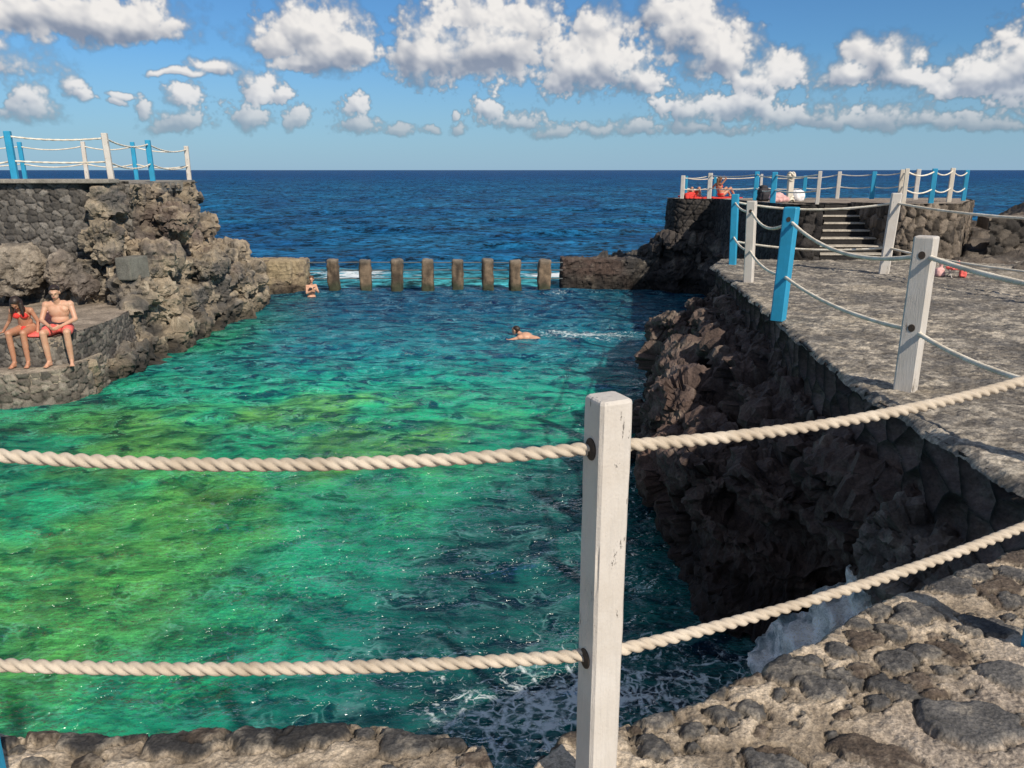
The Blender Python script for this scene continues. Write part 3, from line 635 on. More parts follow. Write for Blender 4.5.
# ---- left end of the sea wall
o = make_rock('sea_wall', [bm_slab([(-9.6,26.2),(-8.2,26.3),(-7.05,26.5),(-7.05,27.3),(-9.6,27.5)], -5, -2.95), bm_slab([(-9.6,25.9),(-7.4,26.15),(-7.2,27),(-9.6,27)], -5, -3.75), bm_box((-7.85,26.3,-3.3), (.9,.5,.75), .05, R(6))], .045, amp=.03, fs=1.2, seed=51, blocky=.02, fine=.015, smooth=1, dark=(.12,.10,.08), tan=(.34,.27,.16), tanf=.6, wet=-3.95, mat=M_conc)
tag(o, 'short pale concrete sea wall between the left cliff and the row of pillars', 'sea wall')
# ---- right sea wall and rocks
o = make_rock('sea_wall', [bm_slab([(1.72,27.1),(5.3,27.2),(5.3,28.3),(1.72,28.1)], -5, -3.0)], .05, amp=.05, fs=1.2, seed=52, blocky=.03, fine=.02, smooth=1, dark=(.030,.028,.027), tan=(.10,.085,.07), tanf=.35, wet=-3.75)
tag(o, 'long low black sea wall right of the row of pillars', 'sea wall')
o = make_rock('coastal_rock', [bm_slab([(3.0,29),(5.4,28.2),(9,28.4),(12,31),(9,34),(6.3,33.5),(4.2,31.5)], -5, -3.2), bm_slab([(4.6,29.2),(7,28.5),(9,29),(8.6,32),(6.2,32.4)], -3.4, -2.85)], .07, amp=.12, fs=1., seed=53, blocky=.2, dark=(.04,.037,.035), tan=(.14,.115,.09), tanf=.4, wet=-3.7)
tag(o, 'black jagged lava rocks sloping to the sea behind the right sea wall', kind='structure')
o = make_rock('rock_foundation', [bm_slab([(5.4,16.3),(5.7,18.5),(6.0,21.5),(6.35,24.5),(6.3,26.0),(5.3,26.2),(4.9,27.0),(4.9,28.4),(6,29.5),(16,30),(16,17)], -5, -3.1), bm_slab([(5.6,16.5),(5.85,18.5),(6.15,21.5),(6.5,24.5),(6.5,26.3),(5.4,26.5),(5.1,27.4),(6,29.2),(15.5,29.5),(15.5,17)], -3.2, -2.2), bm_slab([(5.95,17),(6.25,20),(6.7,24.5),(6.95,27.1),(5.8,27.2),(5.8,28.2),(6.2,28.7),(15,29),(15,17.5)], -2.3, -1.6)] +
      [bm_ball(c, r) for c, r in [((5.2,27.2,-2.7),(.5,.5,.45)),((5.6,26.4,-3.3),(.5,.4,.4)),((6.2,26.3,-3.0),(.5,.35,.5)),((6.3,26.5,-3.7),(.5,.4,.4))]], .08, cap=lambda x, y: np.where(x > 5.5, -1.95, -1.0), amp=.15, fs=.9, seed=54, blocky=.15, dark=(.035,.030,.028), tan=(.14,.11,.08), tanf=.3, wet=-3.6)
tag(o, 'rough black rock mass under the far raised terrace', kind='structure')

# ---- pool edge platform on the right
def zmid(x, y): return -1.55-.02*(y-4)
EDGE = [(2.62,3.3),(2.56,3.7),(2.58,4.5),(2.60,5.46),(2.72,6.8),(2.94,8.1),(3.2,10.3),(3.5,12.5),(3.74,14.5),(4.0,15.0),(4.6,16.0),(5.2,16.6)]
def build_mid():
    ex = np.array([p[0] for p in EDGE[:9]]+[3.8,4.3]); ey = np.array([p[1] for p in EDGE[:9]]+[15.,16.3])
    ys = np.concatenate([np.arange(3.62, 9, .013), np.arange(9, 16.35, .022)]); s = np.concatenate([np.linspace(0, .12, 150), np.linspace(.12, .4, 260)[1:], np.linspace(.4, 1, 160)[1:]])
    xe = np.interp(ys, ey, ex)
    S, Yg = np.meshgrid(s, ys, indexing='ij'); X = xe[None,:]+S*(19-xe[None,:]); x, y = X.ravel(), Yg.ravel(); P = np.stack([x, y, np.zeros_like(x)], 1)
    rag = .05*fbm(P*2.2, 3, 3)*(S.ravel() < .001)
    F1, F2, ID = worley2(x/.30+.3*fbm(P*1.5, 3, 2), y/.22+.3*fbm(P*1.5+5, 3, 4), 9); j = F2-F1
    F1b, F2b, IDb = worley2(x/.11, y/.085, 19)
    n = fbm(P*2.2, 4, 6); nf = fbm(P*16, 4, 8, .6)
    z = zmid(x, y)+.010*sstep(.02, .25, j)*(.4+.9*ID)+.016*n+.011*nf+.005*fbm(P*38, 2, 51)+.010*(IDb-.5)*sstep(.0,.15,F2b-F1b)
    drop = np.clip((.06-(x-np.interp(y, ey, ex)))/.06, 0, 1); z -= .05*drop**2
    c = lerpc((.17,.15,.125), (.43,.38,.31), sstep(-.4, .5, n+.9*nf+.5*fbm(P*5.5, 3, 44))); ID2 = np.modf(ID*57.1)[0]
    c = lerpc(c, (.12,.11,.10), (sstep(.02, .15, F2b-F1b)*sstep(.5, .7, IDb))*.7); c = lerpc(c, (.13,.125,.12), (sstep(.03, .2, j)*sstep(.45, .75, ID2))*.45)
    c = lerpc(c, (.48,.41,.31), sstep(.2, .6, fbm(P*.7+4, 4, 18)+.3*nf)*.5); c = lerpc(c, (.05,.045,.04), sstep(.30, .55, fbm(P*np.array([7.,11.,1]), 4, 48, .6))*.55)
    me = mesh_np('pool_deck', np.stack([x+rag, y, z], 1), grid_faces(len(s), len(ys)), c)
    tag(link('pool_deck', me, M_paving), 'sunlit rough stone paved deck beside the pool inlet', kind='structure')
build_mid()
rw = empty('retaining_wall', (2.9,8,-2.6), 'shaded black block retaining wall holding up the pool deck above the inlet', 'wall')
put_parent(swept_wall('stone_face', EDGE, -2.35, -1.60, res=.014, batter=.06, ztop=lambda x, y: zmid(x, y)-.015, cell=(.33,.27), seed=22, relief=.085, dark=(.08,.06,.055), light=(.22,.165,.15), joint=(.008,.007,.006), jw=.17, flip=False), rw)

def inlet():
    L = []
    L.append(bm_slab([(3.2,3.3),(3.1,4.6),(3.0,5.6),(2.2,5.8),(1.8,6.2),(1.8,6.9),(1.85,8.2),(1.75,9.4),(1.9,10.8),(2.2,12.4),(2.5,13.6),(3.0,15.2),(4.,15.9),(6,15.9),(6,3.3)], -5, -3.7))
    L.append(bm_slab([(3.2,3.5),(3.0,4.6),(2.95,5.6),(2.3,6.0),(1.85,6.8),(1.72,7.8),(1.72,9.0),(1.82,10.),(2.05,11.2),(2.3,12.4),(2.6,13.8),(3.2,15.2),(4,15.7),(6,15.7),(6,3.5)], -3.8, -3.2))
    L.append(bm_slab([(3.0,3.6),(2.8,4.6),(2.75,5.5),(2.4,6.1),(2.1,7.0),(2.05,8),(2.15,9),(2.3,10),(2.5,11.4),(2.65,12.6),(2.8,13.8),(3.3,15.),(4,15.6),(6,15.6),(6,3.6)], -3.3, -2.7))
    L.append(bm_slab([(2.85,3.6),(2.6,4.4),(2.5,5.2),(2.42,6.2),(2.4,7.2),(2.5,8.2),(2.65,9.4),(2.8,10.6),(2.95,11.8),(3.1,13),(3.2,14.2),(4.4,15.4),(6,15.4),(6,3.6)], -2.8, -2.3))
    L.append(bm_slab([(2.9,3.6),(2.7,4.4),(2.62,5.2),(2.62,6.2),(2.7,7.2),(2.85,8.2),(3.0,9.5),(3.15,10.8),(3.35,12.4),(3.6,14.0),(4.4,15.2),(6,15.2),(6,3.6)], -2.4, -2.08))
    for c, r in [((2.05,7.6,-3.0),(.42,.7,.42)),((2.2,9.2,-2.85),(.40,.6,.35)),((2.45,11.0,-2.8),(.38,.6,.3)),((2.95,14.0,-2.75),(.45,.5,.28)),((2.35,6.5,-2.75),(.4,.55,.35)),((2.55,5.7,-2.35),(.3,.4,.25)),((1.95,8.5,-3.4),(.38,.6,.38))]:
        L.append(bm_ball(c, r))
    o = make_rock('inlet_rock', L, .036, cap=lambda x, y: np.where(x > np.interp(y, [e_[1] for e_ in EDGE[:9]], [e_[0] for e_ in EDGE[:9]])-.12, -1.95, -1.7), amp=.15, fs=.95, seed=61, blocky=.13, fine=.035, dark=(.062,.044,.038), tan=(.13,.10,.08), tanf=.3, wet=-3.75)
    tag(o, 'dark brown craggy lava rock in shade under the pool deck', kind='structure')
inlet()
# cobbled boulder by the inlet end
o = make_rock('boulder', [bm_ball((2.62,4.5,-2.38), (.34,.48,.34)), bm_ball((2.8,3.95,-2.45), (.36,.45,.38)), bm_ball((2.6,4.5,-2.5), (.3,.4,.3))], .03, amp=.05, fs=2.2, seed=66, blocky=.07, fine=.02, dark=(.06,.05,.047), tan=(.17,.14,.115), tanf=.45)
tag(o, 'round grey boulder patched with mortar at the near end of the inlet', 'boulder')

# ---- far raised terrace, stairs, block
def zup(x, y): return -.69-.024*(y-16.8)
UP = [(5.62,16.1),(9.1,16.1),(10.9,19.2),(12.7,22.1),(16,28.6),(6.2,28.9),(5.6,28.0)]
# the stair well is cut out of the front edge
ST_X0, ST_X1, ST_Y = 6.28, 7.72, 18.2
poly = [(5.62,16.1),(ST_X0,16.1),(ST_X0,ST_Y),(ST_X1,ST_Y),(ST_X1,16.1)]+UP[1:]
# split in convex pieces by hand and join as one sheet
me_parts = []
def upper_sheet():
    xs = np.arange(5.55, 16.2, .05); ys = np.arange(16.05, 29, .05)
    X, Y = np.meshgrid(xs, ys, indexing='ij'); x, y = X.ravel(), Y.ravel(); P = np.stack([x, y, 0*x], 1)
    n = fbm(P*2, 4, 71); z = zup(x, y)+.02*n+.008*fbm(P*9, 3, 73)
    c = lerpc((.17,.14,.115), (.34,.28,.22), sstep(-.4, .4, n+.4*fbm(P*6, 3, 75)))
    xr = np.interp(y, [16.1,19.2,22.1,28.6], [9.1,10.9,12.7,16])
    xl = np.interp(y, [16.1,20,26.78,26.86,29], [5.66,6.12,6.87,5.52,5.52])
    ok = (x >= xl)&(x <= xr)&(y >= 16.1)&~((x > ST_X0)&(x < ST_X1)&(y < ST_Y))
    F_ = grid_faces(len(xs), len(ys)); F_ = F_[ok[F_].all(1)]
    used = np.unique(F_); mp = -np.ones(len(x), int); mp[used] = np.arange(len(used))
    me = mesh_np('raised_terrace', np.stack([x, y, z], 1)[used], mp[F_], c[used])
    tag(link('raised_terrace', me, M_paving), 'flat brownish top of the far raised terrace with sunbathers', kind='structure')
upper_sheet()
uw = empty('retaining_wall', (6,20,-2.5), 'black stone retaining wall of the far raised terrace, facing the pool and the stairs', 'wall')
kw = dict(cell=(.30,.22), relief=.05, dark=(.020,.018,.018), light=(.060,.055,.052), joint=(.02,.018,.016))
ZT = lambda x, y: zup(x, y)-.004
put_parent(swept_wall('stone_face', [(6.2,28.95),(5.5,28.5),(5.48,27.2),(5.55,26.84),(6.0,26.82),(6.84,26.76),(6.5,23.5),(6.08,20),(5.64,16.4),(5.75,16.1),(6.26,16.08)], -2.7, -.7, res=.03, batter=.03, ztop=ZT, seed=41, flip=True, **kw), uw)
put_parent(swept_wall('stone_face', [(ST_X0-.02,16.1),(ST_X0-.02,ST_Y+.05)], -2.0, -.7, res=.025, batter=0, ztop=ZT, seed=42, flip=True, **kw), uw)
bk = empty('stone_block', (8.4,16.5,-1.9), 'rough brown and grey stone block flanking the right side of the stairs', 'wall')
put_parent(swept_wall('stone_face', [(ST_X1+.02,ST_Y),(ST_X1+.02,16.15),(7.85,16.08),(9.0,16.08),(9.15,16.25),(10.9,19.2),(12.7,22.1),(16,28.6)], -2.1, -.7, res=.025, batter=.02, ztop=ZT, seed=43, flip=True, cell=(.16,.24), relief=.05, dark=(.045,.038,.032), light=(.22,.18,.14), joint=(.03,.025,.02), warm=1.), bk)
st = empty('staircase', (7.0,16.1,-1.8), 'dark stone staircase with pale step treads up to the raised terrace', 'stairs')
NS = 7; z0s = zmid(7,16.1)-.03; z1s = zup(7,18.2)
for i in range(NS):
    za = z0s; zb = z0s+(z1s-z0s)*(i+1)/(NS+1); y0 = 16.12+i*.29
    bm = bm_box(((ST_X0+ST_X1)/2, (y0+ST_Y)/2+.03, (za+zb)/2-.1), (ST_X1-ST_X0-.04, ST_Y-y0+.05, zb-za+.2), .012)
    me = bm_mesh('step', bm); V = verts_of(me); top = V[:,2] > zb-.013
    set_col(me, np.tile((.022,.020,.019), (len(V),1))); s_ = put_parent(link('step', me, M_masonry), st)
    bm = bm_box(((ST_X0+ST_X1)/2, y0+.13, zb+.012), (ST_X1-ST_X0-.05, .30, .03), .01)
    me = bm_mesh('tread', bm); set_col(me, np.tile((.42,.38,.32), (len(me.vertices),1)))  # treads paler than the steps they lie on
    n_ = link('tread', me, M_conc, s_); n_.matrix_parent_inverse = s_.matrix_world.inverted()

bm = bm_box(((ST_X0+ST_X1)/2, ST_Y+.14, (z0s+z1s)/2-.006), (ST_X1-ST_X0+.1, .22, z1s-z0s-.004), .01)
me = bm_mesh('step', bm); set_col(me, np.tile((.03,.027,.025), (len(me.vertices),1))); put_parent(link('step', me, M_masonry), st)
# rocky ground on the far right
def right_ground():
    xs = np.arange(7.6, 30, .09); ys = np.arange(13.2, 33, .09)
    X, Y = np.meshgrid(xs, ys, indexing='ij'); x, y = X.ravel(), Y.ravel(); P = np.stack([x, y, 0*x], 1)
    w_ = P+.5*np.stack([fbm(P*.6, 3, 81), fbm(P*.6+4, 3, 82), 0*x], 1)
    F1, F2, ID = worley2(w_[:,0]/1.1, w_[:,1]/.8, 83); F1b, F2b, IDb = worley2(w_[:,0]/.35, w_[:,1]/.28, 87)
    n = fbm(P*.5, 4, 84); xr = np.interp(y, [16.1,19.2,22.1,28.6], [9.1,10.9,12.7,16])
    d = x-xr
    base = -1.75+.62*sstep(15.5, 18.5, y-.15*(x-12)+1.2*n)*sstep(.3, 2.5, d)+.15*sstep(22, 24, y)
    base -= 4.2*sstep(25, 32, y+.8*n)
    z = base+.22*(ID-.5)+.14*(IDb-.5)-.08*np.exp(-(F2-F1)*9)+.1*fbm(P*3, 4, 85)
    z = np.where(y < 14.2, np.minimum(z, -1.9+.35*(y-13.2)), z)
    # terrace and stair footprint stay under their own surfaces
    z = np.where((x < xr+.1)&(y > 16.), np.minimum(z, -2.1), z); z = np.where((x < 8.9)&(y < 16.1), np.minimum(z, -1.95), z)
    c = rock_colors(np.stack([x, y, z], 1), np.tile((0,0,1.), (len(x),1)), dark=(.05,.043,.038), tan=(.20,.165,.13), tanf=.45, seed=9)
    me = mesh_np('rocky_shore', np.stack([x, y, z], 1), grid_faces(len(xs), len(ys)), c)
    tag(link('rocky_shore', me, M_rock), 'dark broken lava ground right of the raised terrace', kind='structure')
right_ground()
rr = empty('low_wall', (15,20,-1.6), 'low black stone wall crossing the rocky ground behind the pool deck', 'wall')
put_parent(swept_wall('stone_face', [(10.2,17.0),(14,17.4),(20,18.0),(30,19)], -1.9, -1.0, res=.035, batter=.05, seed=46, flip=True, cell=(.4,.26), relief=.08, dark=(.03,.027,.025), light=(.10,.085,.07)), rr)
put_parent(flat_sheet('wall_top', [(10.2,17.0),(14,17.4),(20,18.0),(30,19),(30,20.2),(20,19.4),(14,18.6),(10.7,18.3)], -1.0, seed=8, res=.5, col=((.12,.10,.085),(.24,.20,.16)), mat=M_rock), rr)

# ---------------------------------------------------------------- near stone ledge and walkway under the camera
GZ = -1.70
LX = [-14,-3,-1.6,-1.2,-.97,-.75,-.55,-.42,-.3,-.18,-.09,-.03,.06,.16,.34,.65,.98,1.3,1.63,2.0,2.4,2.75,3.0,14]
LY = [2.15,2.12,2.08,2.06,2.08,2.09,2.14,2.15,2.09,2.09,2.03,1.86,1.93,2.08,2.13,2.24,2.50,2.70,2.92,3.12,3.33,3.62,4.15,4.15]
def build_ledge():
    xs = np.concatenate([np.linspace(-14,-2.4,40)[:-1], np.arange(-2.4,3.3,.0075), np.linspace(3.3,14,40)])
    ys = np.concatenate([np.linspace(-12,1.2,50)[:-1], np.arange(1.2,4.3,.0075)])
    X, Y = np.meshgrid(xs, ys, indexing='ij'); x, y = X.ravel(), Y.ravel(); P = np.stack([x, y, 0*x], 1)
    ye = np.interp(x, LX, LY)+.028*fbm(P*np.array([7,0,0])+3, 4, 3)*(np.abs(x) < 3)
    n = fbm(P*3.2, 4, 5); n2 = fbm(P*13, 4, 6, .6); n3 = fbm(P*60, 3, 7, .6)
    z = GZ+.020*n+.017*n2+.0075*n3
    gravel = sstep(.12, .42, (ye-y)-.25+.12*n)*sstep(.5, .95, x+.25*n)     # loose gravelly mortar away from the lip
    F1, F2, ID = worley2(x/.011, y/.011, 31)
    z += gravel*(.005*(1-F1)*1.2)
    c = lerpc((.26,.21,.155), (.52,.43,.325), sstep(-.45, .45, n+.8*n2)); c = c*(1+.22*n3)[:,None]
    gc = lerpc((.12,.105,.10), (.50,.42,.34), ID**.8); c = lerpc(c, gc, gravel*.75)
    # stones: (x, y, half length, half width, angle, proud, darkness)
    S = []
    def z7(a, b, r, pr=.022, dk=.4, asp=.72, ang=None):
        p = at_z(620+a/2.535, 540+b/2.535, GZ); S.append((p.x, p.y, r/2.535/F*p.length*1.15, asp, ang if ang is not None else random.uniform(-.6,.9), pr, dk))
    for a, b, r in [(85,530,42),(390,565,62),(755,195,48),(430,325,60),(335,430,30),(185,480,30),(700,235,34),(620,250,34),(850,290,40),(770,285,36),(575,350,32),(700,375,52),(940,215,42),(960,125,50),(840,110,56),(520,380,46),(610,330,26),(695,300,40),(755,355,36),(260,445,32),(95,440,42),(560,280,30),(640,175,40),(800,385,24),(880,230,22),(985,40,60),(900,80,36),(320,345,36),(230,380,34),(480,310,26),(650,405,26),(830,330,22),(990,150,30),(1010,90,34),(600,215,26)]: z7(a, b, r)
    z7(905,470,78,.035,.75,.72,-.1); z7(1000,350,56,.03,.7,.75,-.5); z7(660,555,84,.03,.35,.55,-.5); z7(390,570,66,.03,.5,.7,-.2)
    def zl(a, b, r, pr=.045, dk=.02, asp=.6):
        p = at_z(a/3.01, 640+b/3.01, GZ); S.append((p.x, p.y, r/3.01/F*p.length*1.1, asp, random.uniform(-.2,.3), pr, dk))
    for a, b, r in [(20,315,24),(130,290,34),(260,300,74),(400,270,52),(560,310,80),(800,300,90),(930,285,80),(270,365,42),(100,378,30),(620,290,50)]: zl(a, b, r)
    for a, b, r in [(345,410,80),(455,425,34),(565,455,34),(520,485,52),(800,410,66),(700,455,44)]:
        p = at_z(300+a/3.01, 600+b/3.01, GZ); S.append((p.x, p.y, r/3.01/F*p.length*1.1, .6, random.uniform(-.2,.4), .035, .3))
    tries = 0
    while tries < 800:
        tries += 1
        px_, t = random.uniform(-2.3,3.2), random.random()**.8
        e = np.interp(px_, LX, LY); py_ = e-.02-t*1.1
        r = random.uniform(.014,.036)*(1.4 if t < .12 else 1)
        if px_ > .9 and e-py_ > .42 and random.random() < .8: continue
        if px_ < -.1 and e-py_ > .12 and random.random() < .6: continue
        if all((px_-s[0])**2+(py_-s[1])**2 > ((r+s[2])*.86)**2 for s in S): S.append((px_, py_, r, random.uniform(.5,.8), random.uniform(-.7,1.), random.uniform(.008,.02), random.uniform(.15,.6)))
    for (sx_, sy_, r, asp, ang, pr, dk) in S:
        m = np.where((np.abs(x-sx_) < r*1.5)&(np.abs(y-sy_) < r*1.5))[0]
        if not len(m): continue
        u = (x[m]-sx_)*math.cos(ang)+(y[m]-sy_)*math.sin(ang); v = -(x[m]-sx_)*math.sin(ang)+(y[m]-sy_)*math.cos(ang)
        sd = random.randrange(999); wob = 1+.42*vnoise(np.stack([u/r*1.3, v/r*1.3, 0*u], 1)+sd*3.1, 5)+.20*vnoise(np.stack([u/r*3.2, v/r*4, 0*u], 1)+sd, 6)
        d = np.power(np.abs(u/r)**2.6+np.abs(v/(r*asp))**2.6, 1/2.6)/wob
        k = 1-sstep(.90, 1.0, d); dome = np.sqrt(np.clip(1-(d*.93)**2, 0, 1))
        pr = pr*(.5 if dk < .6 else .85); h = GZ+.02*n[m]+pr*(np.minimum(dome*1.5, 1.05)-.2)*(1 if dk > .6 else .85+.7*n2[m])+.006*n3[m]*(dk < .6)
        z[m] = z[m]*(1-k)+np.maximum(h, z[m]-.01)*k-.014*np.exp(-(((d-1.05)*r)/.008)**2)
        col = lerpc((.040,.038,.037), (.20,.19,.18), np.clip(dk*.8+.35*n2[m]+.2*n3[m], 0, 1)); 
        if random.random() < .25: col = col*np.array([[1.25,1.0,.8]])
        lichen = sstep(.1, .5, n2[m]+.6*n3[m])*.35; col = lerpc(col, (.36,.31,.24), lichen)
        c[m] = lerpc(c[m], col, k)*(1-.5*np.exp(-(((d-1.05)*r)/.007)**2))[:,None]
    over = y-ye
    z -= .030*np.clip(1+over/.05, 0, 1)**2
    k = sstep(0, .05, over); z = z-k*2.9-.5*np.clip(over, 0, 1)
    c = lerpc(c, (.09,.08,.07), sstep(.0, .02, over)*.8)
    me = mesh_np('walkway', np.stack([x, y, z], 1), grid_faces(len(xs), len(ys)), c)
    tag(link('walkway', me, M_mortar), 'near walkway of tan mortar with dark stones set in its edge', kind='structure')
build_ledge()
# white wash of a breaking wave at the head of the inlet
bm = join_bm([bm_slab([(2.0,5.2),(1.95,5.7),(2.3,6.2),(3.1,6.1),(3.2,5.2),(2.7,4.9)], -4.4, -3.86), bm_slab([(2.2,5.3),(2.2,5.9),(3.15,5.9),(3.2,5.1)], -4.0, -3.6), bm_slab([(2.45,5.3),(2.45,5.8),(3.2,5.8),(3.2,5.1)], -3.8, -3.35), bm_slab([(2.7,5.3),(2.7,5.7),(3.3,5.7),(3.3,5.1)], -3.5, -3.12)])
me = voxel_mesh(bm, .04, 10, 'wave_foam'); V = verts_of(me); N = norms_of(me)
d = .16*fbm(V*1.6, 4, 3)+.09*fbm(V*5, 4, 4, .6, ridged=True)+.03*fbm(V*16, 3, 6); V += N*d[:,None]; me.vertices.foreach_set('co', V.astype(np.float32).ravel()); me.update()
set_col(me, lerpc((.20,.26,.27), (.97,.94,.88), sstep(-.30, .05, fbm(V*6, 5, 9, .65))))
tag(link('wave_foam', me, rock_mat('foam', .012, .6, gran=60)), 'patch of white sea foam washing up in the shaded head of the inlet', kind='stuff')

# ---------------------------------------------------------------- ropes and posts
def sag_curve(a, b, sag, n=24):
    a, b = np.array(a, float), np.array(b, float); t = np.linspace(0, 1, n)[:,None]
    p = a*(1-t)+b*t; p[:,2] -= sag*4*(t*(1-t))[:,0]; return p
def rope_mesh(name, pts, rad=.0175, pitch=.10, step=.006, nth=24, twist=True, shape=(.46,.54)):
    pts = np.array(pts, float); seg = np.linalg.norm(np.diff(pts, axis=0), axis=1); s = np.concatenate([[0], np.cumsum(seg)])
    n = max(6, int(s[-1]/step)); ss = np.linspace(0, s[-1], n)
    C = np.stack([np.interp(ss, s, pts[:,i]) for i in range(3)], 1)
    if n > 30:
        k = max(1, int(.03/step)); ker = np.ones(2*k+1)/(2*k+1)
        for i in range(3): C[k:-k,i] = np.convolve(C[:,i], ker, 'valid')
    Tn = np.gradient(C, axis=0); Tn /= np.linalg.norm(Tn, axis=1)[:,None]
    S_ = np.cross(Tn, np.array([0,0,1.])); S_ /= np.linalg.norm(S_, axis=1)[:,None]; U_ = np.cross(S_, Tn)
    th = np.linspace(0, 2*PI, nth, endpoint=False)
    if twist:
        ph = (th[None,:]-2*PI*ss[:,None]/pitch) % (2*PI/3) - PI/3
        d, a = shape; r = rad*(d*np.cos(ph)+np.sqrt(np.maximum(a*a-(d*np.sin(ph))**2, 0)))
        r = r*(1+.05*vnoise(np.stack([ss*7, 0*ss, 0*ss], 1), 3))[:,None]
    else: r = np.full((n, nth), rad)
    V = C[:,None,:]+r[...,None]*(np.cos(th)[None,:,None]*S_[:,None,:]+np.sin(th)[None,:,None]*U_[:,None,:])
    a = np.arange(n-1)[:,None]*nth+np.arange(nth)[None,:]; b = np.arange(n-1)[:,None]*nth+(np.arange(nth)[None,:]+1)%nth
    F_ = np.stack([a, b, b+nth, a+nth], -1).reshape(-1,4)
    return mesh_np(name, V.reshape(-1,3), F_)
def child(o, p):
    o.parent = p; o.matrix_parent_inverse = Matrix.Translation(p.location).inverted(); return o
def post(parent, base, h, w=.085, rot=0, mat=None, lean=(0,0), holes=(), detail=False, name='post', label=None, d=None):
    """square timber post, rope holes as thin dark discs on its faces"""
    d = d or w
    bm = bmesh.new(); nz = 40 if detail else 6; rings = []
    bev = w*.09
    prof = [(-w/2+bev,-d/2),(w/2-bev,-d/2),(w/2,-d/2+bev),(w/2,d/2-bev),(w/2-bev,d/2),(-w/2+bev,d/2),(-w/2,d/2-bev),(-w/2,-d/2+bev)]
    if detail: # finer outline so that dents read
        pp = []
        for i in range(8):
            a, b = prof[i], prof[(i+1)%8]; m = 8 if i%2 == 0 else 2
            for k in range(m): pp.append((a[0]+(b[0]-a[0])*k/m, a[1]+(b[1]-a[1])*k/m))
        prof = pp
    lv = [i/nz*(h-w*.10) for i in range(nz+1)]
    for zz in lv: rings.append([(x, y, zz) for x, y in prof])
    for sc, dz in ((.965, h-w*.04), (.86, h), (.4, h+w*.012)): rings.append([(x*sc, y*sc, dz) for x, y in prof])
    R_ = []
    for rg in rings:
        row = []
        for (x, y, zz) in rg:
            if detail:
                q = np.array([[x*30+5, y*30, zz*9]]); dn = .0022*float(fbm(q, 3, 5)[0])
                q2 = np.array([[x*40, y*40+9, zz*14]]); e = float(vnoise(q2, 9)[0]); corner = abs(x) > w*.42 and abs(y) > d*.42
                if corner and e > .45: dn -= (e-.45)*.018
                l_ = math.hypot(x, y) or 1; x += x/l_*dn; y += y/l_*dn
            row.append(bm.verts.new((x, y, zz)))
        R_.append(row)
    n = len(prof)
    for a, b in zip(R_, R_[1:]):
        for k in range(n): bm.faces.new((a[k], a[(k+1)%n], b[(k+1)%n], b[k]))
    bm.faces.new(R_[-1]); bm.faces.new(R_[0][::-1])
    me = bm_mesh('post', bm)
    o = link(name, me, mat, parent)
    M = Matrix.Translation(Vector(base)) @ Matrix(((1,0,lean[0]/h,0),(0,1,lean[1]/h,0),(0,0,1,0),(0,0,0,1))) @ Matrix.Rotation(rot, 4, 'Z')
    loc = parent.location
    o.matrix_basis = Matrix.Identity(4); me.transform(M); me.transform(Matrix.Translation(-loc)); 
    if label: o['label'] = label
    # flat dark discs stand in for the shade inside the rope holes
    for (hz, dirs) in holes:
        for ang in dirs:
            bm = bmesh.new(); bmesh.ops.create_cone(bm, cap_ends=True, segments=18, radius1=.0235, radius2=.0235, depth=.003)
            T_ = M @ Matrix.Translation((0,0,hz)) @ Matrix.Rotation(ang, 4, 'Z') @ Matrix.Translation((0, -d/2-.0012, 0)) @ Matrix.Rotation(PI/2, 4, 'X') @ Matrix.Diagonal((1, 1.2, 1, 1))
            bmesh.ops.transform(bm, matrix=Matrix.Translation(-loc) @ T_, verts=bm.verts)
            link('rope_hole', bm_mesh('rope_hole', bm), M_hole, o)
    return o
M_hole = simple_mat('rope_hole', (.05,.035,.025), .9, 60, .5, 0)

# foreground rope fence
ff = empty('rope_fence', (.25,1.80,GZ), 'near railing of thick twisted ropes with a chipped white post in the middle', 'fence', None)
B0 = Vector((.232,1.80,GZ-.02)); BL = Vector((-1.425,1.74,GZ-.02)); BR = Vector((1.93,2.50,GZ-.02))
PH = 1.195
post(ff, B0, PH, .088, R(24), M_white, (0,0), holes=[(PH-.128,(-PI/2, PI/2)), (.485,(-PI/2, PI/2))], detail=True)
post(ff, BL, 1.20, .088, R(3), M_blue, holes=[(1.08,(-PI/2, PI/2)), (.5,(-PI/2, PI/2))], detail=True)
post(ff, BR, 1.22, .088, R(24), M_blue, holes=[(1.1,(-PI/2, PI/2)), (.55,(-PI/2, PI/2))])
def through(pts_list, ff_, name='rope', **k):
    P_ = np.concatenate([p if i == 0 else p[1:] for i, p in enumerate(pts_list)])
    return child(link(name, rope_mesh(name, P_, **k), k.pop('mat', None) or M_rope), ff_)
def hp(B, z): return (B.x, B.y, z)
zu0, zl0 = B0.z+PH-.128, B0.z+.485
BLL = Vector((-3.2,1.70,GZ)); BRR = BR+Vector((1.3,1.1,0))
def rope_obj(parent, pts, mat, **k): return child(link('rope', rope_mesh('rope', pts, **k), mat), parent)
up = np.concatenate([sag_curve(hp(BL, BL.z+1.085), hp(B0, zu0), .045), sag_curve(hp(B0, zu0), hp(BR, BR.z+1.125), .055)[1:]])
lo = np.concatenate([sag_curve(hp(BL, BL.z+.50), hp(B0, zl0), .03), sag_curve(hp(B0, zl0), hp(BR, BR.z+.585), .045)[1:]])
rope_obj(ff, up, M_rope, rad=.0172, pitch=-.112, step=.005, nth=30, shape=(.50,.50))
rope_obj(ff, lo, M_rope, rad=.0178, pitch=-.116, step=.005, nth=30, shape=(.50,.50))

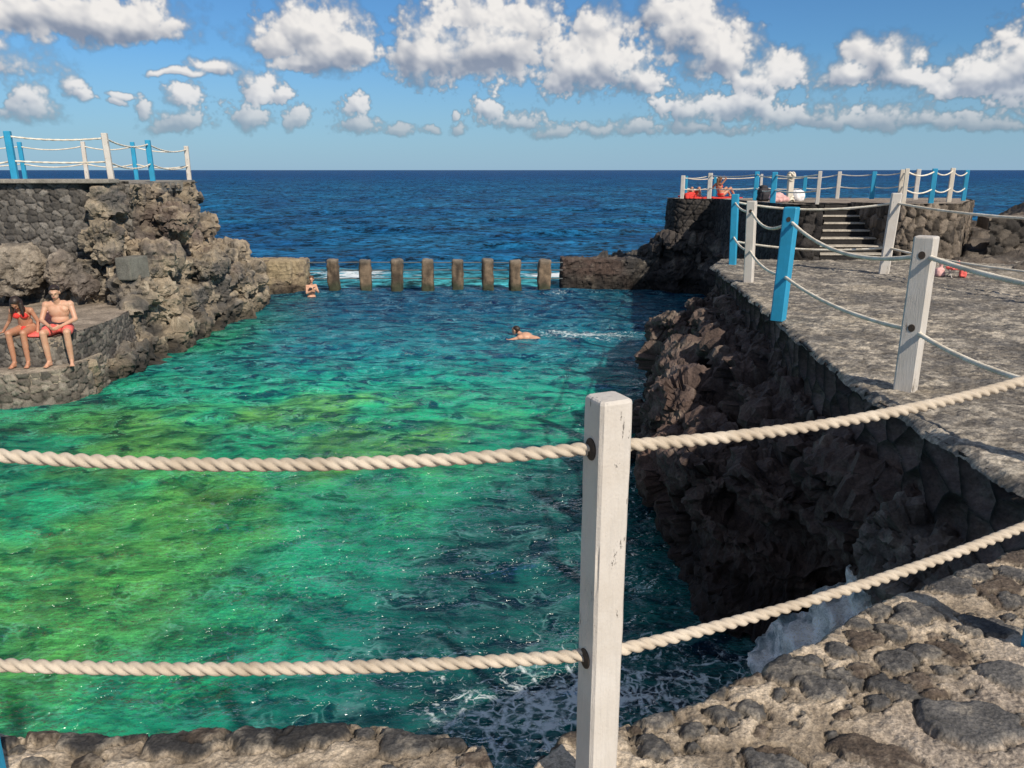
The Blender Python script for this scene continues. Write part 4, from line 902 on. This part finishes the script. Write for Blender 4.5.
# mid fence along the pool edge
def gp(px, py, zf):
    t = 8.
    d = ray(px, py)
    for _ in range(60): t = zf(d.x*t, d.y*t)/d.z
    return d*t
A1 = gp(905,390,zmid); A2 = gp(778,320,zmid); A3 = gp(748.5,283,zmid); A4 = gp(732.5,265,zmid); A0 = Vector((2.98,3.9,zmid(3,4)))
C1 = gp(883.5,274,zmid); C2 = Vector((7.5,8.9,zmid(7,9)))
def ht(base, pxy):   # height of a post whose top shows at pxy
    d = ray(*pxy); k = base.y/d.y; return (d*k).z-base.z
mf = empty('rope_fence', A1, 'white and blue posts with sagging rope along the pool edge of the sunlit stone deck', 'fence')
H1, H2, H3, H4 = ht(A1, (927,236)), ht(A2, (792,207)), ht(A3, (752,201)), ht(A4, (735.5,194))
def lean_to(base, px, py, h):
    d = ray(px, py); k = base.y/d.y; return ((d*k).x-base.x, 0)
post(mf, A1, H1, .142, R(-40), M_white, lean_to(A1, 927, 236, H1), holes=[(H1-.13,(0,)), (.48,(0,))], label='broad white post nearest the camera')
post(mf, A2, H2, .145, R(-35), M_blue, lean_to(A2, 792, 207, H2), holes=[(H2-.13,(0,))], label='broad blue post')
post(mf, A3, H3, .135, R(-30), M_white, lean_to(A3, 752, 201, H3), holes=[(H3-.15,(0,))])
post(mf, A4, H4, .13, R(-25), M_blue, lean_to(A4, 735.5, 194, H4))
post(mf, A0, 1.06, .12, R(-40), M_blue)
def top_at(B, h, px_top, f, H): l = lean_to(B, *px_top, H); return (B.x+l[0]*h/H, B.y, B.z+h)
tops = [(A0,(None),1.06),(A1,(927,236),H1),(A2,(792,207),H2),(A3,(752,201),H3),(A4,(735.5,194),H4)]
def run(fence, posts, frac_up, frac_lo, sags, mat, rad, step, nth=12, twist=True, front=.05, slow=None):
    for frac, sg in ((frac_up, sags), (frac_lo, slow or sags)):
        pts = []
        for B, tp, H in posts:
            h = H*frac; 
            x = B.x+(lean_to(B, *tp, H)[0]*frac if tp else 0); pts.append((x, B.y, B.z+h))
        P_ = sag_curve(pts[0], pts[1], sg[0])
        for i in range(1, len(pts)-1): P_ = np.concatenate([P_, sag_curve(pts[i], pts[i+1], sg[i])[1:]])
        rope_obj(fence, P_, mat, rad=rad, pitch=.10, step=step, nth=nth, twist=twist)
run(mf, tops, .88, .40, [.03,.16,.16,.06], M_rope2, .0185, .012, 16, slow=[.06,.08,.08,.06])
cf = empty('rope_fence', C1, 'rope railing with one leaning white post crossing the deck in front of the stairs', 'fence')
HC = ht(C1, (897,193))
post(cf, C1, HC, .16, R(-20), M_white, lean_to(C1, 897, 193, HC), label='leaning weathered white post')
post(cf, C2, 1.25, .12, R(-20), M_blue)
run(cf, [(A4+Vector((.05,.1,0)),(738,194),H4),(C1,(897,193),HC),(C2,None,1.25)], .88, .33, [.12,.10], M_rope2, .022, .02, 10, slow=[.09,.10])

# upper terrace fences
uf = empty('rope_fence', (5.8,27,zup(5.8,27)), 'blue and white post railing along the pool side edge of the far raised terrace', 'fence')
def upost(fence, px, top, y, mat, w=.09, fixed=None, label=None):
    x0 = (px-512)/F*(y*cs-zup(0,y)*sn); B = Vector((x0, y, zup(x0, y)))
    H = ht(B, (px, top)); post(fence, B, H, w, R(-20), mat, label=label); return (B, None, H)
M_bare = paint_mat('bare_paint', (.66,.60,.50), 1.3)
u1 = [upost(uf, 682,175.5,27.2,M_white,.13), upost(uf, 709,173,27.0,M_white,.14), upost(uf, 755,171.5,22.0,M_blue,.12), upost(uf, 772.5,172,18.1,M_blue,.12), upost(uf, 817,171,16.35,M_white,.075)]
run(uf, u1, .9, .42, [.05,.05,.05,.05], M_rope2, .016, .06, 6, False)
ub = empty('rope_fence', (6.5,28.4,zup(6,28)), 'post and rope railing on the seaward side of the far raised terrace, behind the sunbathers', 'fence')
u2 = [upost(ub, 685.5,176,28.3,M_blue,.08), upost(ub, 714,175.5,28.3,M_blue,.08), upost(ub, 760,174,28.0,M_white,.08), upost(ub, 803.5,175.5,27.2,M_blue,.12), upost(ub, 837,171.5,26.6,M_white,.12), upost(ub, 871.5,171.5,25.8,M_blue,.14), upost(ub, 899,169.5,25.,M_bare,.12), upost(ub, 915,169,24.4,M_white,.12)]
run(ub, u2, .9, .45, [.05]*7, M_rope2, .018, .06, 6, False)
ud = empty('rope_fence', (9,17,zup(9,17)), 'blue and white posts with drooping ropes above the rough block right of the stairs', 'fence')
u3 = [upost(ud, 903,168.5,16.6,M_bare,.08), upost(ud, 930.5,168.5,17.4,M_blue,.10), upost(ud, 948.5,168,19.5,M_bare,.10), upost(ud, 963,170,21.3,M_blue,.10)]
run(ud, u3, .92, .42, [.09,.09,.10], M_rope2, .016, .06, 6, False)
# thick mooring post wrapped in rope
x0 = (789-512)/F*19.0; Bm = Vector((x0, 19.5, zup(x0, 19.5)))
mp = empty('rope_post', Bm, 'thick white post with rope bundled round its top on the far raised terrace', 'post')
HM = ht(Bm, (789,172)); post(mp, Bm, HM*.9, .13, 0, M_bare)
for k, (hh, r_) in enumerate([(.90,.08),(.82,.085),(.74,.07),(.10,.09),(.02,.11)]):
    a_ = np.linspace(0, 2*PI, 22); rope_obj(mp, np.stack([Bm.x+r_*np.cos(a_), Bm.y+r_*np.sin(a_), Bm.z+HM*hh+.04*np.sin(a_*2+k)+.02], 1), M_rope2, rad=.024, step=.03, nth=8, twist=False)

# left terrace fence
lf = empty('rope_fence', (-9,17.6,-.3), 'blue and white post railing with slack ropes on top of the left cliff', 'fence')
def lpost(px, py, top, tpx, y, mat, w=.11):
    z = -.262-.0035*(y-17.6)*(1); x0 = (px-512)/F*(y*cs-z*sn); B = Vector((x0, y, z)); H = ht(B, (tpx, top)); l = lean_to(B, tpx, top, H)
    post(lf, B, H, w, R(12), mat, l); return (B, (tpx, top), H)
f1 = [lpost(-62,180,129,-76,17.9,M_white,.12), lpost(16,180,131,7,17.8,M_blue,.13), lpost(112,181,133,104,17.9,M_white,.12), lpost(153,181,140,147.5,20.6,M_blue,.12), lpost(189.5,181,146,186,23.9,M_white,.12)]
run(lf, f1, .9, .42, [.1,.06,.12,.12], M_rope2, .022, .04, 8, True, slow=[.1,.03,.13,.12])
lf2 = empty('rope_fence', (-12,24.8,-.33), 'second blue and white post railing along the seaward edge of the left terrace', 'fence')
lfk = lf; lf = lf2
f2_ = [lpost(-70,178,141,-82,24.9,M_white), lpost(25.5,178,142,19,24.8,M_blue), lpost(87.5,179,141.5,82.5,24.7,M_white), lpost(137,180,142,132,24.5,M_blue), lpost(189.8,181,146,186.5,24.4,M_white,.06)]
run(lf2, f2_, .88, .42, [.1,.1,.1,.1], M_rope2, .02, .05, 6, False)
lf = lfk

# ---------------------------------------------------------------- pillars in the gap
def pillar_mesh(seed):
    bm = bm_box((0,0,.05), (.40,.38,2.3), .09, seg=3)
    bmesh.ops.subdivide_edges(bm, edges=bm.edges[:], cuts=0)
    me = voxel_mesh(bm, .035, 0, 'pillar'); V = verts_of(me); N = norms_of(me)
    q = V+seed*5.3; d = .03*fbm(q*2.5, 3, seed)+.022*fbm(q*9, 3, seed+2)-.035*sstep(.35,.7,fbm(q*3.3, 2, seed+4))
    V += N*d[:,None]; V[:,0] += .012*np.sin(V[:,2]*3+seed); me.vertices.foreach_set('co', V.astype(np.float32).ravel()); me.update()
    n = fbm(q*np.array([5,5,1.6]), 4, seed+6); c = lerpc((.050,.038,.028), (.17,.125,.085), sstep(-.4, .4, n))
    zz = V[:,2]; c = lerpc(c, (.045,.05,.03), 1-sstep(.22, .50, zz+.12*n)); c = lerpc(c, (.24,.21,.17), sstep(1.0, 1.2, zz)*.5)
    set_col(me, c); me.materials.append(M_conc); return me
pill_px = [334,366,397,427.5,457.5,487.5,515.5,544.5]
plab = ['leftmost concrete pillar, next to the bather', 'second concrete pillar from the left in the water gap', 'third concrete pillar from the left in the water gap', 'fourth concrete pillar from the left in the water gap', 'fifth concrete pillar from the left in the water gap', 'sixth concrete pillar from the left in the water gap', 'second concrete pillar from the right end of the row', 'rightmost concrete pillar, beside the black sea wall']
PX = []
for i, px in enumerate(pill_px):
    p = at_z(px, 289.5, WZ); p.y = 26.95; x0 = (px-512)/F*(26.95*cs+3.5*sn); PX.append(x0)
    me = pillar_mesh(i+3); o = bpy.data.objects.new('concrete_pillar', me); COL.objects.link(o); o.location = (x0, 26.95, WZ-.15+random.uniform(-.02,.02)); o.scale = (1.0+.12*(i == 7), 1, 1.0); o.rotation_euler = (random.uniform(-.015,.015), random.uniform(-.02,.02), R(random.uniform(-7,7)))
    tag(o, plab[i], 'pillar', 'row of pillars closing the pool')
rl = empty('pool_railing', (-2.5,26.95,WZ), 'three thin dark horizontal bars running through the row of concrete pillars', 'railing')
M_steel = simple_mat('rail_steel', (.10,.11,.11), .5, 30, .3, 0)
for zz in (-3.07, -3.33, -3.62):
    pts = [(-7.1, 26.95, zz)]+[(x, 26.95, zz+random.uniform(-.012,.012)) for x in PX]+[(1.75, 26.95, zz)]
    child(link('rail', rope_mesh('rail', pts, rad=.019, step=.15, nth=8, twist=False), M_steel), rl)

# ---------------------------------------------------------------- people
def skin_mat(name, color):
    m, t, b = material(name); tc = t.new('ShaderNodeTexCoord').outputs['Object']; n = t.noise(tc, 9, 4, .6)
    t.put(b.inputs['Base Color'], t.mix(t.mr(n, .3, .7), color, (color[0]*.88, color[1]*.74, color[2]*.68)))
    b.inputs['Roughness'].default_value = .5; b.inputs['Subsurface Weight'].default_value = .08; b.inputs['Subsurface Radius'].default_value = (.02,.008,.004)
    return m
M_skin1 = skin_mat('skin_tan', (.46,.24,.15)); M_skin2 = skin_mat('skin_fair', (.58,.35,.24))
M_hair = simple_mat('dark_hair', (.025,.014,.010), .5, 80, .5, .002); M_hair2 = simple_mat('brown_hair', (.10,.045,.02), .5, 80, .5, .002)
M_red = simple_mat('red_cloth', (.62,.04,.03), .8, 30, .2, .003); M_coral = simple_mat('coral_cloth', (.75,.13,.11), .8, 30, .2, .003)
M_black = simple_mat('black_cloth', (.025,.022,.028), .8, 30, .3, .003); M_cloth = simple_mat('white_cloth', (.72,.70,.70), .8, 30, .1, .003); M_pink = simple_mat('pink_cloth', (.62,.36,.34), .85, 25, .2, .004)
M_eye = simple_mat('eye', (.02,.015,.012), .3, 10, .1, 0); M_lip = simple_mat('lips', (.42,.13,.10), .5, 10, .1, 0)
def head_parts(c, yaw=0, pitch=0, s=1.):
    M = Matrix.Translation(c) @ Matrix.Rotation(yaw, 4, 'Z') @ Matrix.Rotation(pitch, 4, 'X') @ Matrix.Scale(s, 4)
    def b(p, r, rot=None):
        t = bm_ball((0,0,0), 1, sub=3); bmesh.ops.transform(t, matrix=M @ Matrix.Translation(p) @ (rot or Matrix.Identity(4)) @ Matrix.Diagonal((*r, 1)), verts=t.verts); return t
    L = [b((0,-.005,.025),(.075,.093,.088)), b((0,.018,-.045),(.056,.066,.066)), b((0,.038,-.082),(.03,.036,.028)), b((0,.09,-.008),(.012,.02,.026)), b((0,.085,.022),(.05,.014,.010)),
         b((0,.082,-.055),(.022,.010,.012)), b((.077,-.005,-.005),(.011,.02,.032)), b((-.077,-.005,-.005),(.011,.02,.032))]
    return L, M, b
def fingers(L, wrist, palm_end, side, curl, r=.0085):
    """palm, four unequal fingers curling along `curl`, a thumb leaving the side of the palm"""
    w_, p = Vector(wrist), Vector(palm_end); d = (p-w_).normalized(); sd = (Vector(side)-d*Vector(side).dot(d)).normalized(); cu = Vector(curl).normalized()
    for k in (-1, 0, 1): L.append(bm_cap(w_+sd*.016*k, p+sd*.024*k, .017, .014, 10))
    for k, ln in zip((-1.5,-.5,.5,1.5), (.060,.074,.080,.070)):
        a = p+sd*(.019*k); b = a+(d*.75+cu*.35).normalized()*ln*.5; c = b+(d*.4+cu*.9).normalized()*ln*.5
        L.append(bm_cap(a, b, r, r*.92, 8)); L.append(bm_cap(b, c, r*.92, r*.8, 8))
    t0 = w_+(p-w_)*.35+sd*.028; t1 = t0+(d*.6+sd*.8).normalized()*.038; t2 = t1+(d*.9+sd*.1+cu*.3).normalized()*.03
    L.append(bm_cap(t0, t1, r*1.25, r*1.1, 8)); L.append(bm_cap(t1, t2, r*1.1, r*.9, 8))
def foot(L, ankle, fwd, z):
    a = Vector(ankle); f = Vector(fwd).normalized(); h = Vector((a.x, a.y, z+.035))-f*.03
    L.append(bm_cap(a, h, .040, .038)); L.append(bm_cap(h, Vector((a.x, a.y, z+.035))+f*.10, .036, .034)); L.append(bm_cap(a, Vector((a.x, a.y, z+.03))+f*.11, .032, .028))
    s_ = Vector((f.y, -f.x, 0))
    for k in range(5): b = Vector((a.x, a.y, z+.018))+f*.12+s_*(-.032+.016*k); L.append(bm_cap(b, b+f*(.055-.006*abs(k-1)), .014, .010, 8))
def place(me, M): me.transform(M); return me
def person(loc, yaw, label, skin, parts_fn, group=None, rot=None):
    M = Matrix.Translation(loc) @ Matrix.Rotation(yaw, 4, 'Z') @ (rot or Matrix.Identity(4))
    body, extras = parts_fn()
    e = empty('person', loc, label, 'person', group)
    e.rotation_euler = M.to_euler()
    def add(name, me, mat, smooth=True):
        o = link(name, me, mat, e); me.polygons.foreach_set('use_smooth', np.ones(len(me.polygons), bool)); return o
    add('body', voxel_mesh(join_bm(body), .0085, 9, 'body'), skin)
    for name, bms, vox, mat in extras: add(name, voxel_mesh(join_bm(bms), vox, 2, name) if vox else bm_mesh(name, join_bm(bms)), mat)
    return e
def face_extra(b):
    return [('eye', [b((.03,.083,.008),(.008,.006,.004))], 0, M_eye), ('eye', [b((-.03,.083,.008),(.008,.006,.004))], 0, M_eye), ('mouth', [b((0,.090,-.052),(.022,.006,.006))], 0, M_lip)]

def man():
    c = bm_cap; L = []
    L += [bm_ball((0,0,.12),(.165,.125,.12)), bm_ball((0,.02,.25),(.15,.115,.13)), bm_ball((0,.02,.40),(.175,.12,.15)), bm_ball((.08,.075,.44),(.085,.055,.07)), bm_ball((-.08,.075,.44),(.085,.055,.07)), c((-.15,.03,.52),(.15,.03,.52),.068,.068), c((0,.02,.50),(0,.075,.62),.060,.056), c((-.10,.02,.55),(.10,.02,.55),.055,.055)]
    for s in (-1,1):
        L += [c((.10*s,.02,.09),(.19*s,.44,.09),.092,.062), c((.19*s,.44,.07),(.185*s,.405,-.16),.058,.057), c((.185*s,.405,-.16),(.18*s,.36,-.44),.058,.041)]
        foot(L, (.18*s,.36,-.43), (.25*s,1,0), -.525)
        L += [bm_ball((.195*s,.03,.52),(.07,.068,.075)), c((.205*s,.035,.51),(.275*s,.13,.27),.054,.043), c((.275*s,.13,.27),(.09*s,.37,.19),.043,.028)]
        fingers(L, (.09*s,.37,.19), (.045*s,.44,.175), (0,0,1) if s > 0 else (0,0,1), (-s,.3,-.3))
    H, M, b = head_parts((0,.115,.755), R(4), R(-14), 1.08); L += H
    hair = [b((0,-.018,.052),(.081,.092,.075)), b((0,.045,.095),(.055,.045,.03))]
    shorts = [bm_ball((0,0,.11),(.182,.142,.115))]+[c((.10*s,.02,.095),(.165*s,.30,.098),.108,.096) for s in (-1,1)]
    band = [c((-.09,.0,.215),(.09,.0,.215),.128,.128)]
    return L, [('hair', hair, .01, M_hair), ('shorts', shorts, .012, M_coral), ('waistband', [bm_box((0,.005,.20), (.325,.25,.045), .02)], 0, M_black)]+face_extra(b)
def woman():
    c = bm_cap; L = []
    L += [bm_ball((0,-.01,.11),(.175,.125,.115)), bm_ball((0,.03,.23),(.125,.10,.11)), bm_ball((0,.08,.36),(.135,.098,.12)), c((-.12,.11,.45),(.12,.11,.45),.052,.052), c((0,.11,.44),(0,.19,.53),.045,.043), bm_ball((.065,.165,.36),(.06,.052,.056)), bm_ball((-.065,.165,.36),(.06,.052,.056)), c((0,.0,.15),(0,.07,.32),.11,.11)]
    for s in (-1,1):
        L += [c((.09*s,.0,.085),(.125*s,.42,.09),.095,.060), c((.125*s,.42,.07),(.12*s,.405,-.15),.054,.052), c((.12*s,.405,-.15),(.115*s,.38,-.44),.053,.038)]
        foot(L, (.115*s,.38,-.43), (.12*s,1,0), -.525)
        L += [bm_ball((.155*s,.11,.44),(.055,.055,.06))]
    # one arm braced out to her right, the other down beside her hip
    L += [c((.165,.11,.44),(.27,.02,.25),.042,.035), c((.27,.02,.25),(.40,.04,.05),.034,.024)]; fingers(L, (.40,.04,.05), (.45,.07,.03), (0,1,0), (.3,.2,-1))
    L += [c((-.165,.11,.44),(-.24,.07,.24),.042,.035), c((-.24,.07,.24),(-.23,.13,.055),.034,.024)]; fingers(L, (-.23,.13,.055), (-.225,.18,.03), (1,0,0), (0,.4,-1))
    H, M, b = head_parts((0,.25,.60), R(-12), R(-48), .95); L += H
    hair = [b((0,-.02,.04),(.088,.10,.088)), b((0,-.06,-.03),(.08,.06,.09)), c((-.07,.24,.58),(-.10,.26,.40),.045,.022), c((.07,.24,.58),(.09,.25,.42),.045,.022), c((-.03,.22,.60),(-.08,.20,.48),.06,.04)]
    top = [bm_ball((.065,.172,.36),(.064,.054,.054)), bm_ball((-.065,.172,.36),(.064,.054,.054))]
    strap = [c((.075,.18,.39),(.07,.12,.50),.010,.010,8), c((-.075,.18,.39),(-.07,.12,.50),.010,.010,8), c((.12,.13,.345),(.0,-.03,.33),.009,.009,8), c((-.12,.13,.345),(.0,-.03,.33),.009,.009,8)]
    bott = [bm_ball((0,-.01,.115),(.184,.128,.07)), c((0,.06,.13),(0,.115,.10),.07,.055)]
    return L, [('hair', hair, .011, M_hair), ('bikini_top', top, .009, M_red), ('bikini_strap', strap, 0, M_red), ('bikini_bottom', bott, .011, M_red)]+face_extra(b)
YAW = PI+R(14)
person(Vector((-8.17,13.93,SZ+.01)), YAW, 'man in coral red swim shorts sitting on the stone bench with hands in his lap', M_skin2, man)
person(Vector((-8.76,13.86,SZ+.01)), PI+R(6), 'woman in a red bikini sitting on the bench with her head bowed', M_skin1, woman)

def cloth(name, c, s, label, mat, cat, lump=.03, rot=0, seed=1, vox=.018, parts=None, squash=None):
    bms = parts or [bm_box((0,0,s[2]/2), s, min(s)*.3)]
    me = voxel_mesh(join_bm(bms), vox, 3, name); V = verts_of(me); N = norms_of(me); d = lump*fbm(V*7+seed, 3, seed, .6, ridged=True); d[V[:,2] < .004] *= .1
    V += N*d[:,None]; V[:,2] = np.maximum(V[:,2], 0); me.vertices.foreach_set('co', V.astype(np.float32).ravel()); me.update()
    o = link(name, me, mat); o.location = c; o.rotation_euler = (0,0,rot); return tag(o, label, cat)
cloth('towel', (-8.46,13.75,SZ+.01), (.30,.45,.05), 'coral red folded towel on the bench between the woman and the man', M_coral, 'towel', .02, .2, 3)
cloth('beach_bag', (-8.50,14.25,SZ+.01), (.22,.2,.5), 'pale pink bag standing on the bench behind the red towel', M_pink, 'bag', .03, .1, 5, parts=[bm_box((0,0,.24), (.26,.18,.48), .06), bm_box((.02,.0,.45), (.14,.1,.14), .04)])

def wader():
    c = bm_cap; L = []
    L += [bm_ball((0,0,-.05),(.15,.11,.16)), bm_ball((0,.02,.14),(.13,.10,.13)), bm_ball((0,.03,.27),(.145,.10,.10)), c((-.12,.03,.34),(.12,.03,.34),.05,.05), c((0,.03,.34),(0,.06,.46),.045,.042)]
    for s in (-1,1):
        L += [bm_ball((.15*s,.03,.34),(.052,.052,.056)), c((.16*s,.03,.33),(.20*s,.10,.13),.042,.035), c((.20*s,.10,.13),(.06*s,.25,.22),.034,.024)]
        fingers(L, (.06*s,.25,.22), (.03*s,.29,.26), (0,.3,1), (-s,0,.2))
        L += [c((.08*s,0,-.1),(.10*s,.12,-.52),.085,.055), c((.10*s,.12,-.52),(.10*s,.05,-.92),.05,.035)]; foot(L, (.10*s,.05,-.92), (0,1,0), -1.0)
    H, M, b = head_parts((0,.085,.565), R(-35), R(-10), .95); L += H
    hair = [b((0,-.02,.045),(.086,.098,.085)), b((0,-.06,-.02),(.072,.05,.08)), b((0,-.10,.03),(.04,.04,.045))]
    return L, [('hair', hair, .011, M_hair2), ('bikini_top', [bm_ball((.06,.11,.26),(.06,.04,.05)), bm_ball((-.06,.11,.26),(.06,.04,.05))], .009, M_black)]+face_extra(b)
person(Vector((-6.62,25.6,WZ-.02)), PI+R(38), 'bather with tied up brown hair standing chest deep beside the left sea wall', M_skin2, wader)
def swimmer():
    c = bm_cap; L = []   # lies along +Y, face down, shoulders breaking the surface
    L += [bm_ball((0,-.45,-.16),(.15,.17,.11)), bm_ball((0,-.22,-.09),(.145,.2,.11)), bm_ball((0,0,-.03),(.18,.17,.12)), c((-.15,.08,-.02),(.15,.08,-.02),.07,.07), c((0,.08,.0),(0,.20,.05),.058,.055), c((0,-.45,-.16),(0,0,-.05),.12,.13)]
    for s in (-1,1):
        L += [bm_ball((.19*s,.08,-.02),(.07,.07,.065)), c((.20*s,.09,-.03),(.34*s,.30,-.10),.05,.04), c((.34*s,.30,-.10),(.20*s,.52,-.10),.04,.027)]
        fingers(L, (.20*s,.52,-.10), (.18*s,.60,-.10), (1,0,0), (0,.2,-1))
        L += [c((.09*s,-.5,-.18),(.16*s,-.92,-.24),.085,.058), c((.16*s,-.92,-.24),(.13*s,-1.3,-.20),.052,.036), c((.13*s,-1.3,-.20),(.14*s,-1.5,-.22),.034,.022)]
    H, M, b = head_parts((0,.29,.11), 0, R(10)); L += H
    return L, [('hair', [b((0,-.02,.045),(.082,.096,.08)), b((0,-.07,-.01),(.06,.04,.07))], .011, M_hair), ('shorts', [bm_ball((0,-.48,-.16),(.165,.19,.125))], .015, M_black)]+face_extra(b)
p = at_z(521,337,WZ)
person(Vector((p.x+.12,p.y,WZ+.035)), R(62), 'swimmer doing breaststroke in the middle of the pool, leaving a white wake', M_skin2, swimmer)

def sitter():
    c = bm_cap; L = []
    L += [bm_ball((0,0,.11),(.165,.12,.11)), c((0,0,.14),(0,-.12,.40),.12,.12), bm_ball((0,-.13,.40),(.15,.105,.13)), c((-.13,-.15,.50),(.13,-.15,.50),.055,.055), c((0,-.14,.5),(0,-.10,.60),.045,.043)]
    for s in (-1,1):
        L += [c((.09*s,.02,.09),(.13*s,.38,.34),.085,.06), c((.13*s,.38,.34),(.12*s,.62,.06),.055,.038)]; foot(L, (.12*s,.62,.06), (0,1,0), .0)
    L += [c((.17,-.15,.50),(.30,-.05,.72),.043,.035), c((.30,-.05,.72),(.08,.05,.80),.034,.024)]; fingers(L, (.08,.05,.80), (.02,.07,.80), (0,1,0), (-.3,0,-1))
    L += [c((-.17,-.15,.50),(-.26,-.30,.27),.043,.035), c((-.26,-.30,.27),(-.22,-.40,.03),.034,.024)]; fingers(L, (-.22,-.40,.04), (-.22,-.46,.02), (1,0,0), (0,-.6,-1))
    H, M, b = head_parts((0,-.08,.70), R(20), R(5), .97); L += H
    return L, [('hair', [b((0,-.02,.045),(.086,.098,.085)), b((0,-.07,-.05),(.078,.05,.12)), c((0,-.20,.68),(.02,-.24,.46),.06,.035)], .011, M_hair2), ('bikini_bottom', [bm_ball((0,0,.115),(.175,.13,.075))], .011, M_red), ('bikini_top', [bm_ball((.065,-.045,.41),(.062,.05,.052)), bm_ball((-.065,-.045,.41),(.062,.05,.052))], .009, M_red)]+face_extra(b)
yy = 27.6; xx = (721-512)/F*26.8
cloth('towel', (xx+.0,yy,zup(xx,yy)+.012), (1.1,1.1,.03), 'red checked towel under the sitting sunbather on the raised terrace', M_red, 'towel', .015, .2, 13, .03)
person(Vector((xx,yy,zup(xx,yy)+.05)), R(-62), 'sunbather with brown hair sitting on the raised terrace with one arm raised over her head', M_skin1, sitter).scale = (.86,.86,.86)
def lying():
    c = bm_cap; L = []
    L += [bm_ball((0,0,.11),(.16,.15,.105)), bm_ball((0,.22,.11),(.14,.16,.095)), bm_ball((0,.42,.12),(.165,.15,.105)), c((-.14,.53,.11),(.14,.53,.11),.058,.058), c((0,.5,.11),(0,.66,.12),.05,.047)]
    for s in (-1,1):
        L += [c((.09*s,-.05,.10),(.12*s,-.42,.30),.085,.058), c((.12*s,-.42,.30),(.12*s,-.66,.06),.053,.036)]; foot(L, (.12*s,-.66,.07), (0,-1,0), .0)
        L += [c((.18*s,.53,.10),(.30*s,.30,.06),.045,.037), c((.30*s,.30,.06),(.27*s,.06,.05),.036,.025)]; fingers(L, (.27*s,.06,.05), (.26*s,0,.045), (1,0,0), (0,-.3,-1))
    H, M, b = head_parts((0,.76,.12), 0, R(78)); L += H
    return L, [('hair', [b((0,-.03,.045),(.088,.09,.085))], .011, M_hair), ('shorts', [bm_ball((0,0,.11),(.172,.16,.115))], .012, M_red)]+face_extra(b)
yy = 28.0; xx = (692-512)/F*27.2
cloth('towel', (xx,yy-.1,zup(xx,yy)+.012), (.62,1.9,.05), 'bright red towel under the person lying at the raised terrace corner', M_red, 'towel', .02, 0, 14, .03)
person(Vector((xx+.02,yy,zup(xx,yy)+.05)), 0, 'person lying with knees up on the bright red towel at the terrace corner', M_skin1, lying)
cloth('beach_bag', (xx-.20,yy-.80,zup(xx,yy)), (.4,.3,.3), 'bright red bag at the feet of the person lying at the terrace corner', M_red, 'bag', .04, .1, 24, parts=[bm_box((-.05,0,.10), (.34,.26,.2), .07), bm_box((.0,0,.15), (.16,.16,.14), .05)])
def upl(px, y): x = (px-512)/F*(y*cs-zup(0,y)*sn); return (x, y, zup(x, y)+.01)
cloth('backpack', upl(763,20.5), (.3,.2,.4), 'black backpack standing between two blue posts on the raised terrace', M_black, 'backpack', .03, .2, 15, parts=[bm_box((0,0,.16), (.32,.24,.32), .09), bm_box((0,-.12,.12), (.2,.08,.18), .03), bm_box((-.02,0,.33), (.16,.14,.12), .05)])
cloth('towel', upl(778,19.0), (.35,.25,.2), 'crumpled pale pink towel heaped beside the blue post on the raised terrace', M_pink, 'towel', .06, .2, 16, parts=[bm_box((-.05,0,.09), (.26,.24,.18), .06), bm_box((.14,0,.06), (.2,.2,.12), .04)])
cloth('beach_bag', upl(797,20.2), (.35,.25,.3), 'white rounded bag leaning by the rope wrapped post', M_cloth, 'bag', .03, .3, 17, parts=[bm_ball((0,0,.13),(.19,.14,.15)), bm_box((.05,0,.12), (.2,.2,.22), .06)])
# folding chair with a red cloth on the deck
q = gp(955,277,zmid)
ch = empty('folding_chair', q, 'small low folding chair with a bright coral red cloth over it on the stone deck', 'chair')
M_pale = simple_mat('pale_frame', (.55,.5,.44), .5, 20, .1, 0)
for sx_ in (-.14,.14):
    for a_, b_ in (((sx_,-.12,0),(sx_,.12,.20)), ((sx_,.12,0),(sx_,-.12,.20)), ((sx_,.10,.18),(sx_,.17,.36))):
        child(link('leg' if b_[2] < .3 else 'back_post', bm_mesh('leg', bm_cap(Vector(a_)+q, Vector(b_)+q, .011, .011, 8), True), M_pale), ch)
me = voxel_mesh(join_bm([bm_box((.0,0,.20), (.34,.30,.04), .015), bm_box((.10,-.14,.13), (.16,.05,.20), .02), bm_box((0,.15,.27), (.30,.035,.18), .015), bm_box((.15,-.06,.10), (.05,.2,.2), .02)]), .012, 3, 'seat_cloth')
V = verts_of(me); V += norms_of(me)*(.015*fbm(V*12, 3, 4, .6, ridged=True))[:,None]; me.vertices.foreach_set('co', V.astype(np.float32).ravel()); me.update(); me.transform(Matrix.Translation(q)); child(link('seat_cloth', me, M_coral), ch); ch.scale = (.72,.72,.72)
cloth('bag', tuple(q+Vector((-.22,.1,0))), (.2,.2,.3), 'small pinkish bag on the deck beside the folding chair', M_pink, 'bag', .03, .2, 19, parts=[bm_box((0,0,.07), (.13,.12,.14), .04), bm_box((.02,0,.16), (.05,.05,.18), .015)])
